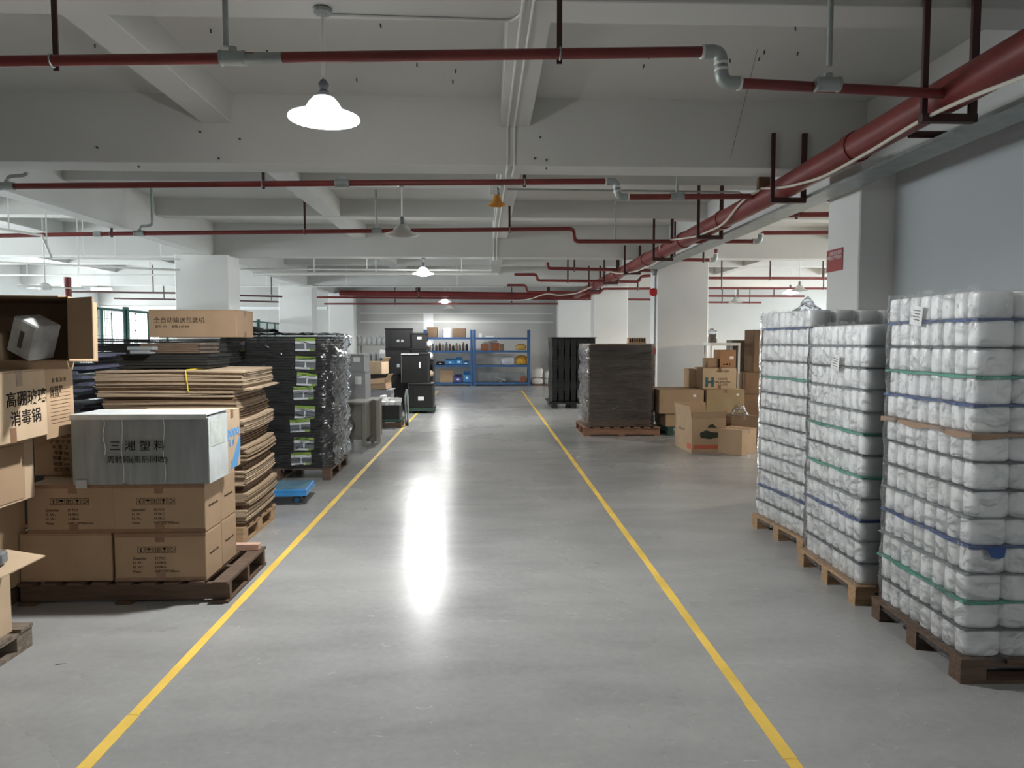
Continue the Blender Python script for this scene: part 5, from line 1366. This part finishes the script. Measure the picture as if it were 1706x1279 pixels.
on_shelf(801, 814, 573, 2, 'orange-brown carton on the second shelf of the right unit, left', mat('rust_cardboard', (.22, .07, .03), .8))
on_shelf(818, 832, 571, 2, 'rust carton under a sheet of paper on the second shelf', mat('rust_cardboard', (.22, .07, .03), .8))
on_shelf(833, 840, 573, 2, 'dark carton on the second shelf of the right unit', M_CARD3)
on_shelf(733, 754, 616, 0, 'brown carton with a white sticker on the bottom shelf', M_CARD)
for i, (a, b, y, l, lab) in enumerate(((742, 758, 597, 1, 'blue plastic bin on the third shelf, left'), (759, 770, 595, 1, 'blue plastic bin on the third shelf, middle'), (772, 781, 601, 1, 'small blue plastic bin on the third shelf, right'),
                                      (757, 769, 624, 0, 'purple-blue plastic bin on the bottom shelf'), (772, 784, 618, 0, 'blue plastic bin on the bottom shelf, right'), (727, 740, 602, 1, 'flat dark tray on the third shelf'))):
    t, w, h, d = on_shelf(a, b, y, l, lab, None, 'bin')
    mm = M_BLUEPL if i not in (3, 5) else (mat('purple_bin_plastic', (.06, .07, .30), .5) if i == 3 else M_BLACKPL)
    B(-w, w, -d / 2, -d / 2 + .015, 0, h * .7).obj('front', mm, t); B(-w, w, d / 2 - .015, d / 2, 0, h).obj('back', mm, t); B(-w, w, -d / 2, d / 2, 0, .015).obj('base', mm, t)
    for s in (-1, 1): B(s * w - .008, s * w + .008, -d / 2, d / 2, 0, h * .85).obj('side', mm, t)
    B(-.04, .04, -d / 2 - .003, -d / 2 - .0005, h * .3, h * .5).obj('tag', M_WHITE, t)
for i in range(12):     # loose dark bottles and cans on the second shelf of the left unit
    px = 716 + i * 5.6
    t, w, h, d = on_shelf(px - 2.2, px + 2.2, 570 + (i * 7 % 5), 2, 'dark bottle on the second shelf of the left unit', None, 'bottle', d=.09)
    MB().lathe([(.9, 0), (1, .02), (1, h * .7), (.5, h * .85), (.5, h)], 10, sx=w, sy=w).obj('body', (M_CARD3, M_RUBBER, M_DRED, M_CHAR)[i % 4], t, True)
def bag(px0, px1, py0, py1, Y, d, m, label, cat='bag', group=None, name='bag', rot=0):
    a, b = P(px0, py1, Y), P(px1, py0, Y)
    w, h = (b.x - a.x) / 2, b.z - a.z
    mbb = MB(); rr = random.Random(px0)
    prof = [(.5, 0), (.92, .04), (1, .25), (1, .6), (.85, .85), (.4, 1.0)]
    mbb.lathe([(r * rr.uniform(.94, 1.04), z * h) for r, z in prof], 14, sx=w, sy=d / 2, power=2.8)
    o = mbb.obj(name, m, None, True, loc=((a.x + b.x) / 2, Y + d / 2, a.z), rot=(0, rot, 0)); tag(o, label, cat, group); return o
bag(834, 858, 593, 608, Ys + .05, .3, mat('pale_grey_bag', (.42, .43, .47), .5), 'pale grey plastic bag on the third shelf')
bag(858, 881, 592, 607, Ys + .05, .3, mat('yellow_bag', (.62, .36, .02), .5, color2=(.30, .10, .02), scale=7), 'yellow printed bag on the third shelf at its right end')
bag(859, 878, 573, 583, Ys + .05, .25, mat('tan_yellow_bag', (.40, .26, .06), .6), 'dull yellow packets on the second shelf at its right end')
tag(B(-.15, .15, -.1, .1, 0, .015).obj('paper_sheet', M_WHITE, loc=(GX(822, Ys), Ys + .2, GZ(571, Ys + .06) + .03), rot=(.4, -.1, .1)), 'white paper sheet on the rust carton', 'paper')
tag(B(-.9, .9, -.01, .01, 0, .33).obj('pale_board', M_GREYPL, loc=(GX(833, Ys), Ys + .50, LV[0] + .003)), 'pale grey board standing at the back of the bottom shelf', 'board')
t, w, h, d = on_shelf(827, 842, 626, 0, 'grey machine part on the bottom shelf of the right unit', None, 'machine part')
MB().tube([(-w, 0, h * .7), (w, 0, h * .2)], .05, 10).obj('barrel', M_GALV, t, True); B(-.06, .04, -.08, .08, 0, h * .5).obj('foot', M_STEEL, t)
t, w, h, d = on_shelf(867, 876, 627, 0, 'small red-brown block on the bottom shelf', None, 'block', d=.15)
B(-w, w, -d / 2, d / 2, 0, h).obj('body', mat('rust_cardboard', (.22, .07, .03), .8), t, bevel=.01)
for i, (a, b, y0, y1) in enumerate(((884, 906, 629, 639), (907, 918, 630, 639), (886, 906, 612, 629), (907, 918, 618, 630))):
    bag(a, b, y0, y1 + (1 if i < 2 else 0), Ys + .2, .4, mat('white_sack', (.55, .52, .48), .7, var=.1, scale=5), ('white sack on the floor right of the shelving, lower left', 'white sack on the floor right of the shelving, lower right', 'white sack with a pink print, upper left of the sack pile', 'white sack, upper right of the sack pile')[i], 'sack', 'white sacks by the shelving', 'sack')
t = empty('sack_board', (GX(900, Ys + .4), Ys + .45, 0), 0, 'low dark board under the white sacks', 'board'); B(-.42, .42, -.3, .3, 0, GZ(640, Ys + .2) - .004).obj('deck', M_WOODD, t)
# green heap on top of the right rear crate tower
# ================================================================== GREEN MESH FENCE IN THE LEFT BAY
FX = -6.75
fe = empty('mesh_fence', (FX, 9.0, 0), 0, 'dark green welded mesh fence dividing off the bright left bay', 'fence')
FT = 2.20; posts = [9.0, 11.1, 13.62, 16.2, 18.8, 21.4, 23.9]
for i, y in enumerate(posts):
    B(-.04, .04, y - 9 - .04, y - 9 + .04, 0, FT + .04).obj('post', M_FENCE, fe)
for i in range(len(posts) - 1):
    a, b = posts[i] - 9 + .05, posts[i + 1] - 9 - .05
    pnl = MB()
    for z in (.12, FT - .03): pnl.box(-.018, .018, a, b, z - .022, z + .022)
    for y in (a, b): pnl.box(-.018, .018, y - .015, y + .015, .12, FT - .03)
    for f_ in (1 / 3, 2 / 3): pnl.box(-.016, .016, a + (b - a) * f_ - .018, a + (b - a) * f_ + .018, .12, FT - .03)
    po = pnl.obj('panel_frame', M_FENCE, fe)
    me_ = MB(); k = 0
    y = a
    while y < b: me_.box(-.0025, .0025, y - .0025, y + .0025, .14, FT - .05); y += .075
    z = .2
    while z < FT - .05: me_.box(-.0025, .0025, a, b, z - .0025, z + .0025); z += .15
    w_ = me_.obj('wire_mesh', M_FENCE, po); w_['kind'] = 'stuff'
# a couple of work benches silhouetted against the windows
for i, (x, y) in enumerate(((-9.6, 17.2), (-10.8, 20.6))):
    t = empty('work_bench', (x, y, 0), 0, 'dark work bench in the bright left bay, %s' % ('nearer', 'farther')[i], 'bench', 'work benches in the left bay')
    B(-.9, .9, -.4, .4, .82, .88).obj('bench_top', M_STEEL, t)
    for sx in (-1, 1):
        for sy in (-1, 1): B(sx * .85 - .03, sx * .85 + .03, sy * .35 - .03, sy * .35 + .03, 0, .82).obj('leg', M_STEEL, t)
    mc = empty('bench_machine', (x - .2, y, .881), 0, 'small dark machine on the %s work bench' % ('nearer', 'farther')[i], 'machine', 'machines on the benches')
    B(-.2, .2, -.15, .15, 0, .10).obj('base', M_BLACKPL, mc, bevel=.01); B(-.12, .1, -.12, .12, .1, .28).obj('head', M_BLACKPL, mc, bevel=.02); MB().tube([(.0, -.16, .2), (.0, -.12, .2)], .05, 10).obj('dial', M_GALV, mc, True)
# ceiling fan in the left bay
p = P(75, 478, 13.2)
cf = empty('ceiling_fan', (p.x, 13.2, p.z), 0, 'white ceiling fan hanging in the left bay', 'fan')
MB().lathe([(.03, -.06), (.10, -.05), (.11, 0), (.08, .05), (.02, .08)], 16).obj('motor', M_WPLASTIC, cf, True)
MB().tube([(0, 0, .07), (0, 0, ZS - p.z)], .012, 8).obj('rod', M_WPLASTIC, cf, True)
for k in range(3):
    a = k * 2 * PI / 3 + .4
    B(.10, .62, -.06, .06, -.01, .0).obj('blade', M_WPLASTIC, cf, rot=(math.radians(8), 0, a))
# fine twig of wire on the floor
tag(MB().tube([P(92, 1106, 3.5) * 1, P(130, 1104, 3.53), P(165, 1102, 3.55)], .0018, 5).obj('wire_scrap', M_RUBBER, loc=(0, 0, 0)), 'thin dark wire scrap lying on the floor at the left', 'wire')
